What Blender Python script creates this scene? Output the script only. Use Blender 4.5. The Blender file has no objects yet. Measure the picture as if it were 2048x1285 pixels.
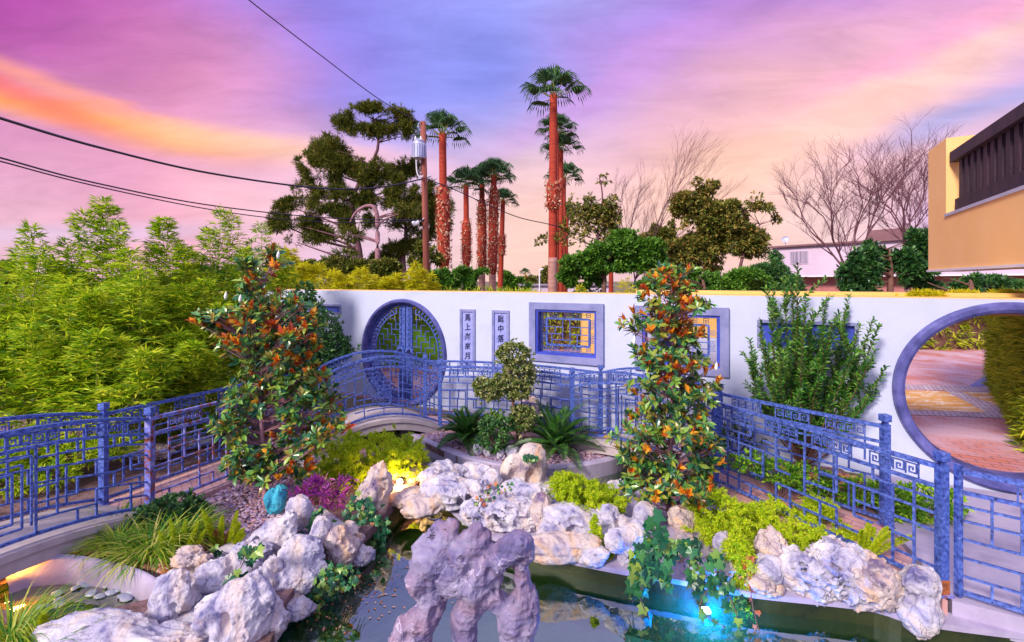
import bpy, math, random
import numpy as np
from mathutils import Vector
from mathutils.geometry import tessellate_polygon
R=math.radians
C=bpy.context.scene.collection
# ---------- camera, world, sun, exposure ----------
F=910.0; HX=1024.0; HY=562.0; CH=2.6
sc=bpy.context.scene
cd=bpy.data.cameras.new('camera'); cam=bpy.data.objects.new('camera',cd); C.objects.link(cam)
cam.location=(0,0,CH); cam.rotation_euler=(R(90),0,0)
cd.sensor_width=36; cd.lens=36*F/2048; cd.shift_y=-(642.5-HY)/2048
cd.clip_end=3000; cd.clip_start=.05
sc.camera=cam
sc.view_settings.view_transform='Standard'; sc.view_settings.look='None'
sc.view_settings.exposure=0.12; sc.view_settings.gamma=1
sc.cycles.max_bounces=6; sc.cycles.transparent_max_bounces=12; sc.cycles.transmission_bounces=4
sc.cycles.diffuse_bounces=3; sc.cycles.glossy_bounces=3; sc.cycles.caustics_reflective=False; sc.cycles.caustics_refractive=False
sc.cycles.sample_clamp_indirect=4
def s2l(c):
    return tuple((x/12.92 if x<=.04045 else ((x+.055)/1.055)**2.4) for x in [v/255 for v in c])
def dirv(px,py):
    v=Vector(((px-HX)/F,1,(HY-py)/F)); return tuple(v.normalized())
W=bpy.data.worlds.new("World"); sc.world=W; W.use_nodes=True
nt=W.node_tree; nt.nodes.clear(); N=nt.nodes; L=nt.links
def nd(t,**k):
    n=N.new(t)
    for a,b in k.items(): setattr(n,a,b)
    return n
def build_world():
    out=nd('ShaderNodeOutputWorld'); tc=nd('ShaderNodeTexCoord')
    sep=nd('ShaderNodeSeparateXYZ'); L.new(tc.outputs['Generated'],sep.inputs[0])
    ym=nd('ShaderNodeMath',operation='MAXIMUM'); L.new(sep.outputs[1],ym.inputs[0]); ym.inputs[1].default_value=.12
    u=nd('ShaderNodeMath',operation='DIVIDE'); L.new(sep.outputs[0],u.inputs[0]); L.new(ym.outputs[0],u.inputs[1])
    v=nd('ShaderNodeMath',operation='DIVIDE'); L.new(sep.outputs[2],v.inputs[0]); L.new(ym.outputs[0],v.inputs[1])
    cb=nd('ShaderNodeCombineXYZ'); L.new(u.outputs[0],cb.inputs[0]); L.new(v.outputs[0],cb.inputs[1])
    # wispy warp of the lookup direction
    def streak(rot,sx,sy,scale,det,rough=.55,dist=.6):
        m=nd('ShaderNodeMapping'); m.inputs['Rotation'].default_value=(0,0,rot); m.inputs['Scale'].default_value=(sx,sy,1)
        L.new(cb.outputs[0],m.inputs[0]); n=nd('ShaderNodeTexNoise'); n.inputs['Scale'].default_value=scale
        n.inputs['Detail'].default_value=det; n.inputs['Roughness'].default_value=rough; n.inputs['Distortion'].default_value=dist
        L.new(m.outputs[0],n.inputs['Vector']); return n
    wn=streak(R(12),.8,2.2,1.6,2,.5,0)
    sb=nd('ShaderNodeVectorMath',operation='SUBTRACT'); L.new(wn.outputs['Color'],sb.inputs[0]); sb.inputs[1].default_value=(.5,.5,.5)
    ml=nd('ShaderNodeVectorMath',operation='MULTIPLY'); L.new(sb.outputs[0],ml.inputs[0]); ml.inputs[1].default_value=(.34,.1,.24)
    ad=nd('ShaderNodeVectorMath',operation='ADD'); L.new(ml.outputs[0],ad.inputs[0]); L.new(tc.outputs['Generated'],ad.inputs[1])
    nv=nd('ShaderNodeVectorMath',operation='NORMALIZE'); L.new(ad.outputs[0],nv.inputs[0])
    col=None
    base=nd('ShaderNodeRGB'); base.outputs[0].default_value=(*s2l((176,158,226)),1); col=base.outputs[0]
    # (px,py,inner,outer,strength,colour): soft regions of the dusk sky
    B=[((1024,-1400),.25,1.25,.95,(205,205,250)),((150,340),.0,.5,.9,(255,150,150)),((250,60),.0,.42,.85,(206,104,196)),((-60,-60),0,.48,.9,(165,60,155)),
       ((500,330),.0,.36,.75,(248,186,196)),((60,500),0,.30,.75,(235,196,214)),
       ((700,40),.0,.36,.8,(126,106,220)),((960,130),.0,.38,.95,(134,142,236)),((1130,60),.0,.2,.5,(150,146,226)),
       ((1430,60),.0,.42,.85,(152,94,208)),((1300,300),.0,.36,.7,(214,160,220)),((1750,170),.0,.36,.75,(208,124,208)),
       ((1500,400),.05,.42,.9,(255,200,165)),((1850,250),.0,.24,.75,(250,200,200)),((1050,520),.05,.42,.85,(255,206,180)),
       ((1980,190),0,.16,.75,(190,176,224)),((700,480),.0,.3,.6,(252,206,206)),((1990,60),.0,.2,.55,(240,160,196)),
       ((1620,460),.0,.2,.6,(240,206,214))]
    for (p,a,b,st,c) in B:
        d=nd('ShaderNodeVectorMath',operation='DISTANCE'); L.new(nv.outputs[0],d.inputs[0]); d.inputs[1].default_value=dirv(*p)
        mr=nd('ShaderNodeMapRange',interpolation_type='SMOOTHSTEP'); L.new(d.outputs['Value'],mr.inputs[0])
        mr.inputs[1].default_value=a; mr.inputs[2].default_value=b; mr.inputs[3].default_value=st; mr.inputs[4].default_value=0
        mx=nd('ShaderNodeMix',data_type='RGBA'); L.new(mr.outputs[0],mx.inputs[0]); L.new(col,mx.inputs[6]); mx.inputs[7].default_value=(*s2l(c),1)
        col=mx.outputs[2]
    # streaks: bands tilting down to the right on the left, up to the right on the right
    NA=streak(R(12),1.1,6,1.3,5,.6,.5);NB=streak(R(-26),1.1,6,1.3,5,.6,.5)
    def band(u0,v0,ang,wid,lu,sn,c,st):
        nonlocal col
        m=nd('ShaderNodeMapping',vector_type='TEXTURE'); m.inputs['Location'].default_value=(u0,v0,0); m.inputs['Rotation'].default_value=(0,0,ang)
        L.new(cb.outputs[0],m.inputs[0]); s=nd('ShaderNodeSeparateXYZ'); L.new(m.outputs[0],s.inputs[0])
        nn=NA if ang<0 else NB
        off=nd('ShaderNodeMath',operation='MULTIPLY_ADD'); L.new(nn.outputs['Fac'],off.inputs[0]); off.inputs[1].default_value=wid*1.6; L.new(s.outputs[1],off.inputs[2])
        off2=nd('ShaderNodeMath',operation='SUBTRACT'); L.new(off.outputs[0],off2.inputs[0]); off2.inputs[1].default_value=wid*.8
        ab=nd('ShaderNodeMath',operation='ABSOLUTE'); L.new(off2.outputs[0],ab.inputs[0])
        mr=nd('ShaderNodeMapRange',interpolation_type='SMOOTHSTEP'); L.new(ab.outputs[0],mr.inputs[0]); mr.inputs[1].default_value=0; mr.inputs[2].default_value=wid; mr.inputs[3].default_value=st; mr.inputs[4].default_value=0
        ax=nd('ShaderNodeMath',operation='ABSOLUTE'); L.new(s.outputs[0],ax.inputs[0])
        mr2=nd('ShaderNodeMapRange',interpolation_type='SMOOTHSTEP'); L.new(ax.outputs[0],mr2.inputs[0]); mr2.inputs[1].default_value=lu*.3; mr2.inputs[2].default_value=lu; mr2.inputs[3].default_value=1; mr2.inputs[4].default_value=0
        fm=nd('ShaderNodeMath',operation='MULTIPLY'); L.new(mr.outputs[0],fm.inputs[0]); L.new(mr2.outputs[0],fm.inputs[1])
        mx=nd('ShaderNodeMix',data_type='RGBA'); L.new(fm.outputs[0],mx.inputs[0]); L.new(col,mx.inputs[6]); mx.inputs[7].default_value=(*s2l(c),1); col=mx.outputs[2]
    def uv(px,py): return ((px-HX)/F,(HY-py)/F)
    band(*uv(120,225),R(-13),.055,.62,1.3,(255,166,60),.9)
    band(*uv(-60,150),R(-22),.05,.5,1.3,(250,110,110),.7)
    band(*uv(100,170),R(-20),.035,.4,1.5,(252,160,130),.7)
    band(*uv(500,290),R(-8),.05,.4,1.5,(255,200,160),.75)
    band(*uv(1700,230),R(26),.09,.9,1.4,(255,206,186),.7)
    band(*uv(1900,70),R(24),.05,.5,1.4,(250,168,206),.6)
    band(*uv(1250,150),R(30),.06,.5,1.2,(206,150,222),.5)
    band(*uv(1960,215),R(20),.05,.35,1.2,(172,168,224),.8)
    band(*uv(820,330),R(-12),.05,.35,1.2,(250,196,214),.55)
    band(*uv(150,470),R(2),.035,.5,1.2,(214,190,222),.6)
    hs=nd('ShaderNodeHueSaturation');hs.inputs['Saturation'].default_value=1.0;L.new(col,hs.inputs['Color']);col=hs.outputs[0]
    # fine wisps everywhere
    fw=streak(R(-14),1.2,5,3.0,5,.65,.5)
    mr=nd('ShaderNodeMapRange'); L.new(fw.outputs['Fac'],mr.inputs[0]); mr.inputs[1].default_value=.3; mr.inputs[2].default_value=.7; mr.inputs[3].default_value=.87; mr.inputs[4].default_value=1.14
    vm=nd('ShaderNodeVectorMath',operation='SCALE'); L.new(col,vm.inputs[0]); L.new(mr.outputs[0],vm.inputs['Scale'])
    # the blue dusk half of the sky, behind the viewer
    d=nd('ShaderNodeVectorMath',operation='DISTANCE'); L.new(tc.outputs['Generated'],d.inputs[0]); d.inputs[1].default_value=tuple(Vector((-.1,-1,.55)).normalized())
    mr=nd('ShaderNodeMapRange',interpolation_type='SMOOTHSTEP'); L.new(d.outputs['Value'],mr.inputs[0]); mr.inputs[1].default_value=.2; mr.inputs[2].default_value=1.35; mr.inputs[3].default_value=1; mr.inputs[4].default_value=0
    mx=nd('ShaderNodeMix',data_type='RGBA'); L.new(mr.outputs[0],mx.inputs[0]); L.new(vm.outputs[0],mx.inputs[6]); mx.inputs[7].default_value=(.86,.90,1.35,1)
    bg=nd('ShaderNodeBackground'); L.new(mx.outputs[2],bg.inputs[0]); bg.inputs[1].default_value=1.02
    sky=nd('ShaderNodeTexSky',sky_type='NISHITA'); sky.sun_disc=False; sky.sun_elevation=R(34); sky.sun_rotation=R(223)
    b2=nd('ShaderNodeBackground'); L.new(sky.outputs[0],b2.inputs[0]); b2.inputs[1].default_value=.006
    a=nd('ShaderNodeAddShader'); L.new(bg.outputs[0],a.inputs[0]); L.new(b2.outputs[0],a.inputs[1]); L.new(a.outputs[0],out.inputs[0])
build_world()
sd=bpy.data.lights.new('sun','SUN'); sd.energy=4.3; sd.angle=R(11); sd.color=(1,.90,.76)
sun=bpy.data.objects.new('sun',sd); C.objects.link(sun)
sun.rotation_euler=(R(56),0,R(-43)) # from behind and left of the viewer
# ---------- geometry helpers ----------
def G(px,py,z=0.0):
    Y=(CH-z)*F/(py-HY); return Vector(((px-HX)/F*Y,Y,z))
def A(px,py,Y): return Vector(((px-HX)/F*Y,Y,CH-(py-HY)/F*Y))
rs=np.random.RandomState
def mesh(name,V,Fs,smooth=False):
    V=np.asarray(V,dtype=np.float32).reshape(-1,3)
    if isinstance(Fs,np.ndarray): Fs=[Fs]
    m=bpy.data.meshes.new(name)
    Fs=[np.asarray(f,dtype=np.int32) for f in Fs if len(f)]
    m.vertices.add(len(V)); m.vertices.foreach_set('co',V.ravel())
    nl=sum(f.size for f in Fs); npoly=sum(len(f) for f in Fs)
    m.loops.add(nl); m.loops.foreach_set('vertex_index',np.concatenate([f.ravel() for f in Fs]))
    m.polygons.add(npoly); ls=[];o=0
    for f in Fs:
        k=f.shape[1]; ls.append(np.arange(len(f))*k+o); o+=f.size
    m.polygons.foreach_set('loop_start',np.concatenate(ls).astype(np.int32))
    m.polygons.foreach_set('use_smooth',np.full(npoly,bool(smooth)))
    m.update(calc_edges=True); return m
def tag(o,label=None,cat=None,group=None,kind=None):
    if label: o['label']=label
    if cat: o['category']=cat
    if group: o['group']=group
    if kind: o['kind']=kind
    return o
def thing(name,label,cat,loc=(0,0,0),group=None):
    o=bpy.data.objects.new(name,None); o.empty_display_size=.1; C.objects.link(o); o.location=Vector(loc)
    return tag(o,label,cat,group)
def loc_of(p):
    v=Vector((0,0,0))
    while p is not None: v+=p.location; p=p.parent
    return v
def part(name,geo,mat,parent=None,loc=None,smooth=False,label=None):
    """geo=(V,Fs) in world coordinates"""
    V,Fs=geo; V=np.asarray(V,dtype=float).reshape(-1,3)
    if parent is not None:
        pl=loc_of(parent); V=V-np.array(pl)
        o=bpy.data.objects.new(name,mesh(name,V,Fs,smooth)); o.parent=parent
    else:
        if loc is None: loc=(V[:,0].mean(),V[:,1].mean(),V[:,2].min())
        V=V-np.array(loc); o=bpy.data.objects.new(name,mesh(name,V,Fs,smooth)); o.location=loc
    C.objects.link(o); o.data.materials.append(mat)
    if label: o['label']=label
    return o
class GB:
    """collects boxes, tubes, plates"""
    def __init__(s): s.V=[];s.F={3:[],4:[]};s.n=0
    def add(s,V,Fs):
        V=np.asarray(V,dtype=float).reshape(-1,3)
        for f in (Fs if isinstance(Fs,list) else [Fs]):
            f=np.asarray(f)
            if len(f): s.F.setdefault(f.shape[1],[]).append(f+s.n)
        s.V.append(V); s.n+=len(V); return s
    def geo(s): return (np.concatenate(s.V),[np.concatenate(f) for f in s.F.values() if f])
    def bar(s,p0,p1,w,d,nrm):
        p0=np.array(p0,float);p1=np.array(p1,float);D=p1-p0;l=np.linalg.norm(D)
        if l<1e-6:return
        D/=l;nrm=np.array(nrm,float);nrm=nrm-D*nrm.dot(D);nrm/=np.linalg.norm(nrm);sd=np.cross(D,nrm)
        a=sd*w/2;b=nrm*d/2
        s.add([p0-a-b,p0+a-b,p0+a+b,p0-a+b,p1-a-b,p1+a-b,p1+a+b,p1-a+b],np.array([[0,3,2,1],[4,5,6,7],[0,1,5,4],[1,2,6,5],[2,3,7,6],[3,0,4,7]]))
    def box(s,x0,x1,y0,y1,z0,z1):
        s.add([(x0,y0,z0),(x1,y0,z0),(x1,y1,z0),(x0,y1,z0),(x0,y0,z1),(x1,y0,z1),(x1,y1,z1),(x0,y1,z1)],np.array([[0,3,2,1],[4,5,6,7],[0,1,5,4],[1,2,6,5],[2,3,7,6],[3,0,4,7]]))
    def tube(s,P,r,n=8,cap=True):
        P=np.array([tuple(p) for p in P],float);m=len(P);r=np.broadcast_to(np.asarray(r,float),(m,))
        T=np.gradient(P,axis=0);T/=np.linalg.norm(T,axis=1)[:,None]+1e-9
        ref=np.array([0,0,1.]) if abs(T[:,2]).mean()<.8 else np.array([1.,0,0])
        U=np.cross(T,ref);U/=np.linalg.norm(U,axis=1)[:,None]+1e-9;Vv=np.cross(T,U)
        a=np.linspace(0,2*np.pi,n,endpoint=False)
        V=P[:,None]+r[:,None,None]*(np.cos(a)[None,:,None]*U[:,None]+np.sin(a)[None,:,None]*Vv[:,None])
        i=np.arange(m-1)[:,None]*n;j=np.arange(n)[None];k=(np.arange(n)+1)%n
        q=np.stack([i+j,i+k,i+n+k,i+n+j],-1).reshape(-1,4)
        V=V.reshape(-1,3)
        if cap:
            V=np.vstack([V,P[0],P[-1]]);c0=m*n;t=np.concatenate([np.stack([k,np.arange(n),np.full(n,c0)],-1),np.stack([(m-1)*n+np.arange(n),(m-1)*n+k,np.full(n,c0+1)],-1)])
            s.add(V,[q,t])
        else: s.add(V,[q])
    def segs(s,S,n=4):
        """many tapered segments: rows p0(3) p1(3) r0 r1"""
        S=np.asarray(S,float)
        if not len(S):return
        p0=S[:,:3];p1=S[:,3:6];D=p1-p0;D/=np.linalg.norm(D,axis=1)[:,None]+1e-9
        ref=np.where(np.abs(D[:,2:3])>.8,np.array([[1.,0,0]]),np.array([[0,0,1.]]))
        U=np.cross(D,ref);U/=np.linalg.norm(U,axis=1)[:,None];Vv=np.cross(D,U)
        a=np.linspace(0,2*np.pi,n,endpoint=False);rr=np.cos(a)[None,:,None]*U[:,None]+np.sin(a)[None,:,None]*Vv[:,None]
        V=np.concatenate([p0[:,None]+rr*S[:,6,None,None],p1[:,None]+rr*S[:,7,None,None]],1).reshape(-1,3)
        b=(np.arange(len(S))*2*n)[:,None];j=np.arange(n)[None];k=((np.arange(n)+1)%n)[None]
        s.add(V,[np.stack([b+j,b+k,b+n+k,b+n+j],-1).reshape(-1,4)])
def prism(loop,z0,z1,bottom=False):
    """closed polygon -> solid land piece"""
    loop=[Vector((p[0],p[1],0)) for p in loop]
    tr=tessellate_polygon([loop]);n=len(loop)
    V=[(p.x,p.y,z1) for p in loop]+[(p.x,p.y,z0) for p in loop]
    up=[]
    for t in tr:
        a,b,c=[loop[i] for i in t]
        up.append(t if (b-a).cross(c-a).z>0 else (t[0],t[2],t[1]))
    g=GB();g.add(V,[np.array(up),np.array([[i,(i+1)%n,(i+1)%n+n,i+n] for i in range(n)])]);return g.geo()
def spline(pts,k=6,closed=False):
    P=[Vector(p) for p in pts];n=len(P);out=[]
    rng=range(n if closed else n-1)
    for i in rng:
        a=P[(i-1)%n] if closed or i>0 else P[0];b=P[i];c=P[(i+1)%n];d=P[(i+2)%n] if closed or i+2<n else P[-1]
        for j in range(k):
            t=j/k;out.append(.5*((2*b)+(c-a)*t+(2*a-5*b+4*c-d)*t*t+(3*b-a-3*c+d)*t**3))
    if not closed: out.append(P[-1])
    return out
def plate(outer,holes,fn,d0,d1):
    """flat plate in a plane: fn(s,z,d)->world; with holes"""
    loops=[[Vector((a,b,0)) for a,b in outer]]+[[Vector((a,b,0)) for a,b in h] for h in holes]
    tr=np.array(tessellate_polygon(loops));flat=[p for l in loops for p in l]
    n=len(flat);V=[fn(p.x,p.y,d1) for p in flat]+[fn(p.x,p.y,d0) for p in flat]
    q=[];o=0
    for l in loops:
        m=len(l)
        for i in range(m): q.append((o+i,o+(i+1)%m,o+(i+1)%m+n,o+i+n))
        o+=m
    g=GB();g.add([tuple(v) for v in V],[tr,tr[:,::-1]+n,np.array(q)]);return g
# leaves
T_RH=(np.array([(0,0,0),(-.5,.45,.06),(0,1,-.02),(.5,.45,.06)]),np.array([[0,3,2],[0,2,1]]))
T_OV=(np.array([(0,0,0),(-.38,.3,.07),(-.45,.62,.05),(0,1,-.1),(.45,.62,.05),(.38,.3,.07),(0,.3,0),(0,.65,-.02)]),np.array([[0,6,1],[0,5,6],[1,6,2],[6,7,2],[5,4,6],[6,4,7],[2,7,3],[7,4,3]]))
_iv=[(0,0),(.2,-.14),(.55,-.1),(.46,.16),(.62,.5),(.3,.5),(0,1.02),(-.3,.5),(-.62,.5),(-.46,.16),(-.55,-.1),(-.2,-.14)]
T_IV=(np.array([(0,.3,.07)]+[(a,b,-.02 if i%2==0 else .03) for i,(a,b) in enumerate(_iv)]),np.array([[0,1+i,1+(i+1)%12] for i in range(12)]))
T_ND=(np.array([(-.5,0,0),(.5,0,0),(0,1,0)]),np.array([[0,1,2]]))
def unit(a): return a/(np.linalg.norm(a,axis=-1,keepdims=True)+1e-9)
def leaves(P,D,Nn,Ln,Wd,T):
    P=np.asarray(P,float);D=unit(np.asarray(D,float));Nn=np.asarray(Nn,float);n=len(P)
    Rt=unit(np.cross(D,Nn));Nn=np.cross(Rt,D)
    Ln=np.broadcast_to(Ln,(n,));Wd=np.broadcast_to(Wd,(n,));tv,tf=T;k=len(tv)
    V=P[:,None]+Rt[:,None]*(tv[None,:,0]*Wd[:,None])[...,None]+D[:,None]*(tv[None,:,1]*Ln[:,None])[...,None]+Nn[:,None]*(tv[None,:,2]*Ln[:,None])[...,None]
    Fc=(tf[None]+(np.arange(n)*k)[:,None,None]).reshape(-1,tf.shape[1]);return V.reshape(-1,3),[Fc]
def rdir(r,n): return unit(r.normal(size=(n,3)))
# noise + signed distance rocks
def lat(seed): return rs(seed).rand(32,32,32)
_L={}
def vnoise(P,seed=0):
    if seed not in _L:_L[seed]=lat(seed+77)
    Lt=_L[seed];i=np.floor(P).astype(int);f=P-i;f=f*f*(3-2*f);i%=32;j=(i+1)%32
    x0,y0,z0=i[...,0],i[...,1],i[...,2];x1,y1,z1=j[...,0],j[...,1],j[...,2];fx,fy,fz=f[...,0],f[...,1],f[...,2]
    def l(a,b,t):return a+(b-a)*t
    return l(l(l(Lt[x0,y0,z0],Lt[x1,y0,z0],fx),l(Lt[x0,y1,z0],Lt[x1,y1,z0],fx),fy),l(l(Lt[x0,y0,z1],Lt[x1,y0,z1],fx),l(Lt[x0,y1,z1],Lt[x1,y1,z1],fx),fy),fz)
def fbm(P,o=4,seed=0,ridge=False):
    a=.5;t=0
    for k in range(o):
        v=vnoise(P*(2**k)+k*7.3,seed)
        t=t+a*((1-np.abs(2*v-1))*2-1 if ridge else 2*v-1);a*=.5
    return t
def surfnets(f,lo,hi,h):
    lo=np.array(lo);hi=np.array(hi);n=np.ceil((hi-lo)/h).astype(int)+1
    ax=[lo[i]+h*np.arange(n[i]) for i in range(3)]
    Pg=np.stack(np.meshgrid(*ax,indexing='ij'),-1);v=f(Pg)
    v[0]=v[-1]=1;v[:,0]=v[:,-1]=1;v[:,:,0]=v[:,:,-1]=1
    ins=v<0;acc=np.zeros(tuple(n-1)+(3,));cnt=np.zeros(tuple(n-1))
    cs=[(a,b,c) for a in(0,1) for b in(0,1) for c in(0,1)];m=n-1
    def sl(c):return tuple(slice(c[i],c[i]+m[i]) for i in range(3))
    for c in cs:
        for k in range(3):
            if c[k]==0:
                e=list(c);e[k]=1;va=v[sl(c)];vb=v[sl(e)];x=(va<0)!=(vb<0)
                t=np.where(x,va/np.where(x,va-vb,1),0);p=np.zeros(acc.shape)
                for q in range(3):p[...,q]=c[q]
                p[...,k]=t;acc+=p*x[...,None];cnt+=x
    act=cnt>0;idx=-np.ones(act.shape,int);idx[act]=np.arange(act.sum())
    ijk=np.argwhere(act);V=lo+h*(ijk+acc[act]/cnt[act][:,None]);Q=[]
    for k in range(3):
        a,b=(k+1)%3,(k+2)%3
        s0=[slice(1,-1)]*3;s0[k]=slice(0,-1);s1=list(s0);s1[k]=slice(1,None)
        x=ins[tuple(s0)]!=ins[tuple(s1)];e=np.argwhere(x);e[:,a]+=1;e[:,b]+=1;flip=ins[tuple(e.T)]
        def cell(da,db):
            g=e.copy();g[:,a]-=da;g[:,b]-=db;return idx[tuple(g.T)]
        q=np.stack([cell(0,0),cell(1,0),cell(1,1),cell(0,1)],-1);q[~flip]=q[~flip][:,::-1];Q.append(q)
    return V,[np.concatenate(Q)]
def smin(a,b,k):
    h=np.clip(.5+.5*(b-a)/k,0,1);return b+(a-b)*h-k*h*(1-h)
def capsule(P,a,b,ra,rb):
    a=np.array(a);b=np.array(b);ab=b-a;t=np.clip(((P-a)@ab)/(ab@ab+1e-9),0,1)
    return np.linalg.norm(P-a-t[...,None]*ab,axis=-1)-(ra+(rb-ra)*t)
def rock_geo(c,hx,hy,hz,seed,tilt=0,holes=3,crag=.16,res=30,lump=5):
    r=rs(seed);c=np.array(c,float);hv=np.array([hx,hy,hz])
    cen=[(r.rand(3)*2-1)*.45 for _ in range(lump)];rad=[.42+.3*r.rand() for _ in range(lump)]
    ct,st=math.cos(tilt),math.sin(tilt)
    hl=[]
    for i in range(holes):
        d=unit(np.array([r.uniform(-.8,.8),-1,r.uniform(-.3,.8)]));hl.append((d*r.uniform(.55,.85),r.uniform(.1,.22)))
    def f(P):
        Q=(P-c);x=Q[...,0]*ct+Q[...,2]*st;z=-Q[...,0]*st+Q[...,2]*ct
        q=np.stack([x,Q[...,1],z],-1)/hv
        n1=fbm(q*1.6+seed,3,seed%5);q2=q+n1[...,None]*.22
        d=None
        for cc,ra in zip(cen,rad):
            e=np.linalg.norm(q2-cc,axis=-1)-ra;d=e if d is None else smin(d,e,.13)
        d=d-crag*fbm(q*2.6+seed*1.7,4,(seed+1)%5,True)-.055*fbm(q*7.5+seed,3,(seed+2)%5,True)
        for hc,hr in hl:
            d=-smin(-d,np.linalg.norm((q-hc)*np.array([1,.6,.8]),axis=-1)-hr,.07)
        return d*min(hv)
    m=max(hx,hz)*1.3;ext=np.array([m if tilt else hx*1.3,hy*1.3,m if tilt else hz*1.3])
    return surfnets(f,c-ext,c+ext,2*max(ext)/res)
# ---------- materials ----------
def mk(name):
    m=bpy.data.materials.new(name);m.use_nodes=True;t=m.node_tree;b=t.nodes['Principled BSDF'];return m,t,b
def ramp(t,cols,fac,interp='LINEAR'):
    r=t.nodes.new('ShaderNodeValToRGB');r.color_ramp.interpolation=interp;e=r.color_ramp.elements
    while len(e)<len(cols):e.new(.5)
    for i,(p,c) in enumerate(cols):e[i].position=p;e[i].color=(*c,1)
    t.links.new(fac,r.inputs[0]);return r.outputs[0]
def noise(t,scale,detail=5,rough=.6,dist=0,coord='Object',stretch=None):
    tc=t.nodes.new('ShaderNodeTexCoord');n=t.nodes.new('ShaderNodeTexNoise');n.inputs['Scale'].default_value=scale;n.inputs['Detail'].default_value=detail
    n.inputs['Roughness'].default_value=rough;n.inputs['Distortion'].default_value=dist
    if stretch:
        mp=t.nodes.new('ShaderNodeMapping');mp.inputs['Scale'].default_value=stretch;t.links.new(tc.outputs[coord],mp.inputs[0]);t.links.new(mp.outputs[0],n.inputs['Vector'])
    else:t.links.new(tc.outputs[coord],n.inputs['Vector'])
    return n.outputs['Fac']
def bump(t,b,h,st,dist=.02):
    n=t.nodes.new('ShaderNodeBump');n.inputs['Strength'].default_value=st;n.inputs['Distance'].default_value=dist;t.links.new(h,n.inputs['Height']);t.links.new(n.outputs[0],b.inputs['Normal'])
def noisy(name,cols,scale=4,rough=.7,bmp=.3,bs=None,dist=.02,metal=0,detail=6,nr=.6,stretch=None,interp='LINEAR',spec=.4):
    m,t,b=mk(name);f=noise(t,scale,detail,nr,stretch=stretch);k=len(cols)
    if not isinstance(cols[0][1],(tuple,list)):cols=[(.3+.4*i/max(1,k-1),c) for i,c in enumerate(cols)]
    t.links.new(ramp(t,cols,f,interp),b.inputs['Base Color']);b.inputs['Roughness'].default_value=rough;b.inputs['Metallic'].default_value=metal;b.inputs['Specular IOR Level'].default_value=spec
    if bmp:bump(t,b,noise(t,bs or scale*4,6,.65,stretch=stretch),bmp,dist)
    return m
def leafm(name,cols,trans=.35,rough=.45,spec=.4,patch=1.2,pamt=.3):
    """per-leaf colour; a slow noise drifts the mix through the plant"""
    m,t,b=mk(name);g=t.nodes.new('ShaderNodeNewGeometry');nz=noise(t,patch,2)
    ma=t.nodes.new('ShaderNodeMath');ma.operation='MULTIPLY_ADD';t.links.new(nz,ma.inputs[0]);ma.inputs[1].default_value=pamt*2;t.links.new(g.outputs['Random Per Island'],ma.inputs[2])
    mb=t.nodes.new('ShaderNodeMath');mb.operation='SUBTRACT';t.links.new(ma.outputs[0],mb.inputs[0]);mb.inputs[1].default_value=pamt
    k=len(cols);c=ramp(t,[((i+.0)/max(1,k-1),c) for i,c in enumerate(cols)],mb.outputs[0])
    t.links.new(c,b.inputs['Base Color']);b.inputs['Roughness'].default_value=rough;b.inputs['Specular IOR Level'].default_value=spec
    tr=t.nodes.new('ShaderNodeBsdfTranslucent');t.links.new(c,tr.inputs[0]);mx=t.nodes.new('ShaderNodeMixShader');mx.inputs[0].default_value=trans
    t.links.new(b.outputs[0],mx.inputs[1]);t.links.new(tr.outputs[0],mx.inputs[2]);t.links.new(mx.outputs[0],t.nodes['Material Output'].inputs[0]);return m
M={}
M['wall']=noisy('white_stucco',[(.46,.49,.69),(.53,.55,.74),(.49,.52,.71)],1.6,.85,.5,45,.006)
M['coping']=noisy('orange_stucco',[(.72,.42,.12),(.80,.50,.17)],1.5,.85,.2,50,.004)
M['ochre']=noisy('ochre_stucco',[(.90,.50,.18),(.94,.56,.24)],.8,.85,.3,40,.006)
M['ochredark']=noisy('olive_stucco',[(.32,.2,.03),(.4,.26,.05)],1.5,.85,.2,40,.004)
M['trim']=noisy('slate_tile',[(.15,.16,.34),(.22,.23,.45),(.29,.28,.52)],3,.45,.2,30,.004)
M['ringm']=noisy('dark_slate_ring',[(.04,.045,.17),(.09,.09,.30),(.15,.15,.42)],5,.4,.25,40,.004)
M['panelblue']=noisy('blue_glazed_panel',[(.03,.05,.38),(.07,.1,.55)],2,.35,.1,20)
M['ink']=noisy('ink_black',[(.012,.01,.06),(.02,.02,.1)],8,.5,0)
M['metal']=noisy('blue_patina_metal',[(.33,(.015,.015,.06)),(.40,(.045,.07,.30)),(.54,(.08,.14,.50)),(.66,(.16,.22,.62)),(.76,(.38,.38,.66))],30,.42,.25,60,.003,.15,spec=.5)
M['metalrust']=noisy('rusty_patina_metal',[(.34,(.03,.02,.03)),(.42,(.40,.10,.03)),(.48,(.12,.15,.5)),(.58,(.25,.26,.7)),(.68,(.45,.38,.6))],16,.5,.3,60,.003,.1)
M['rustf']=noisy('orange_rust',[(.10,.03,.02),(.45,.12,.03),(.25,.07,.05)],14,.8,.4,40,.003)
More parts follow.
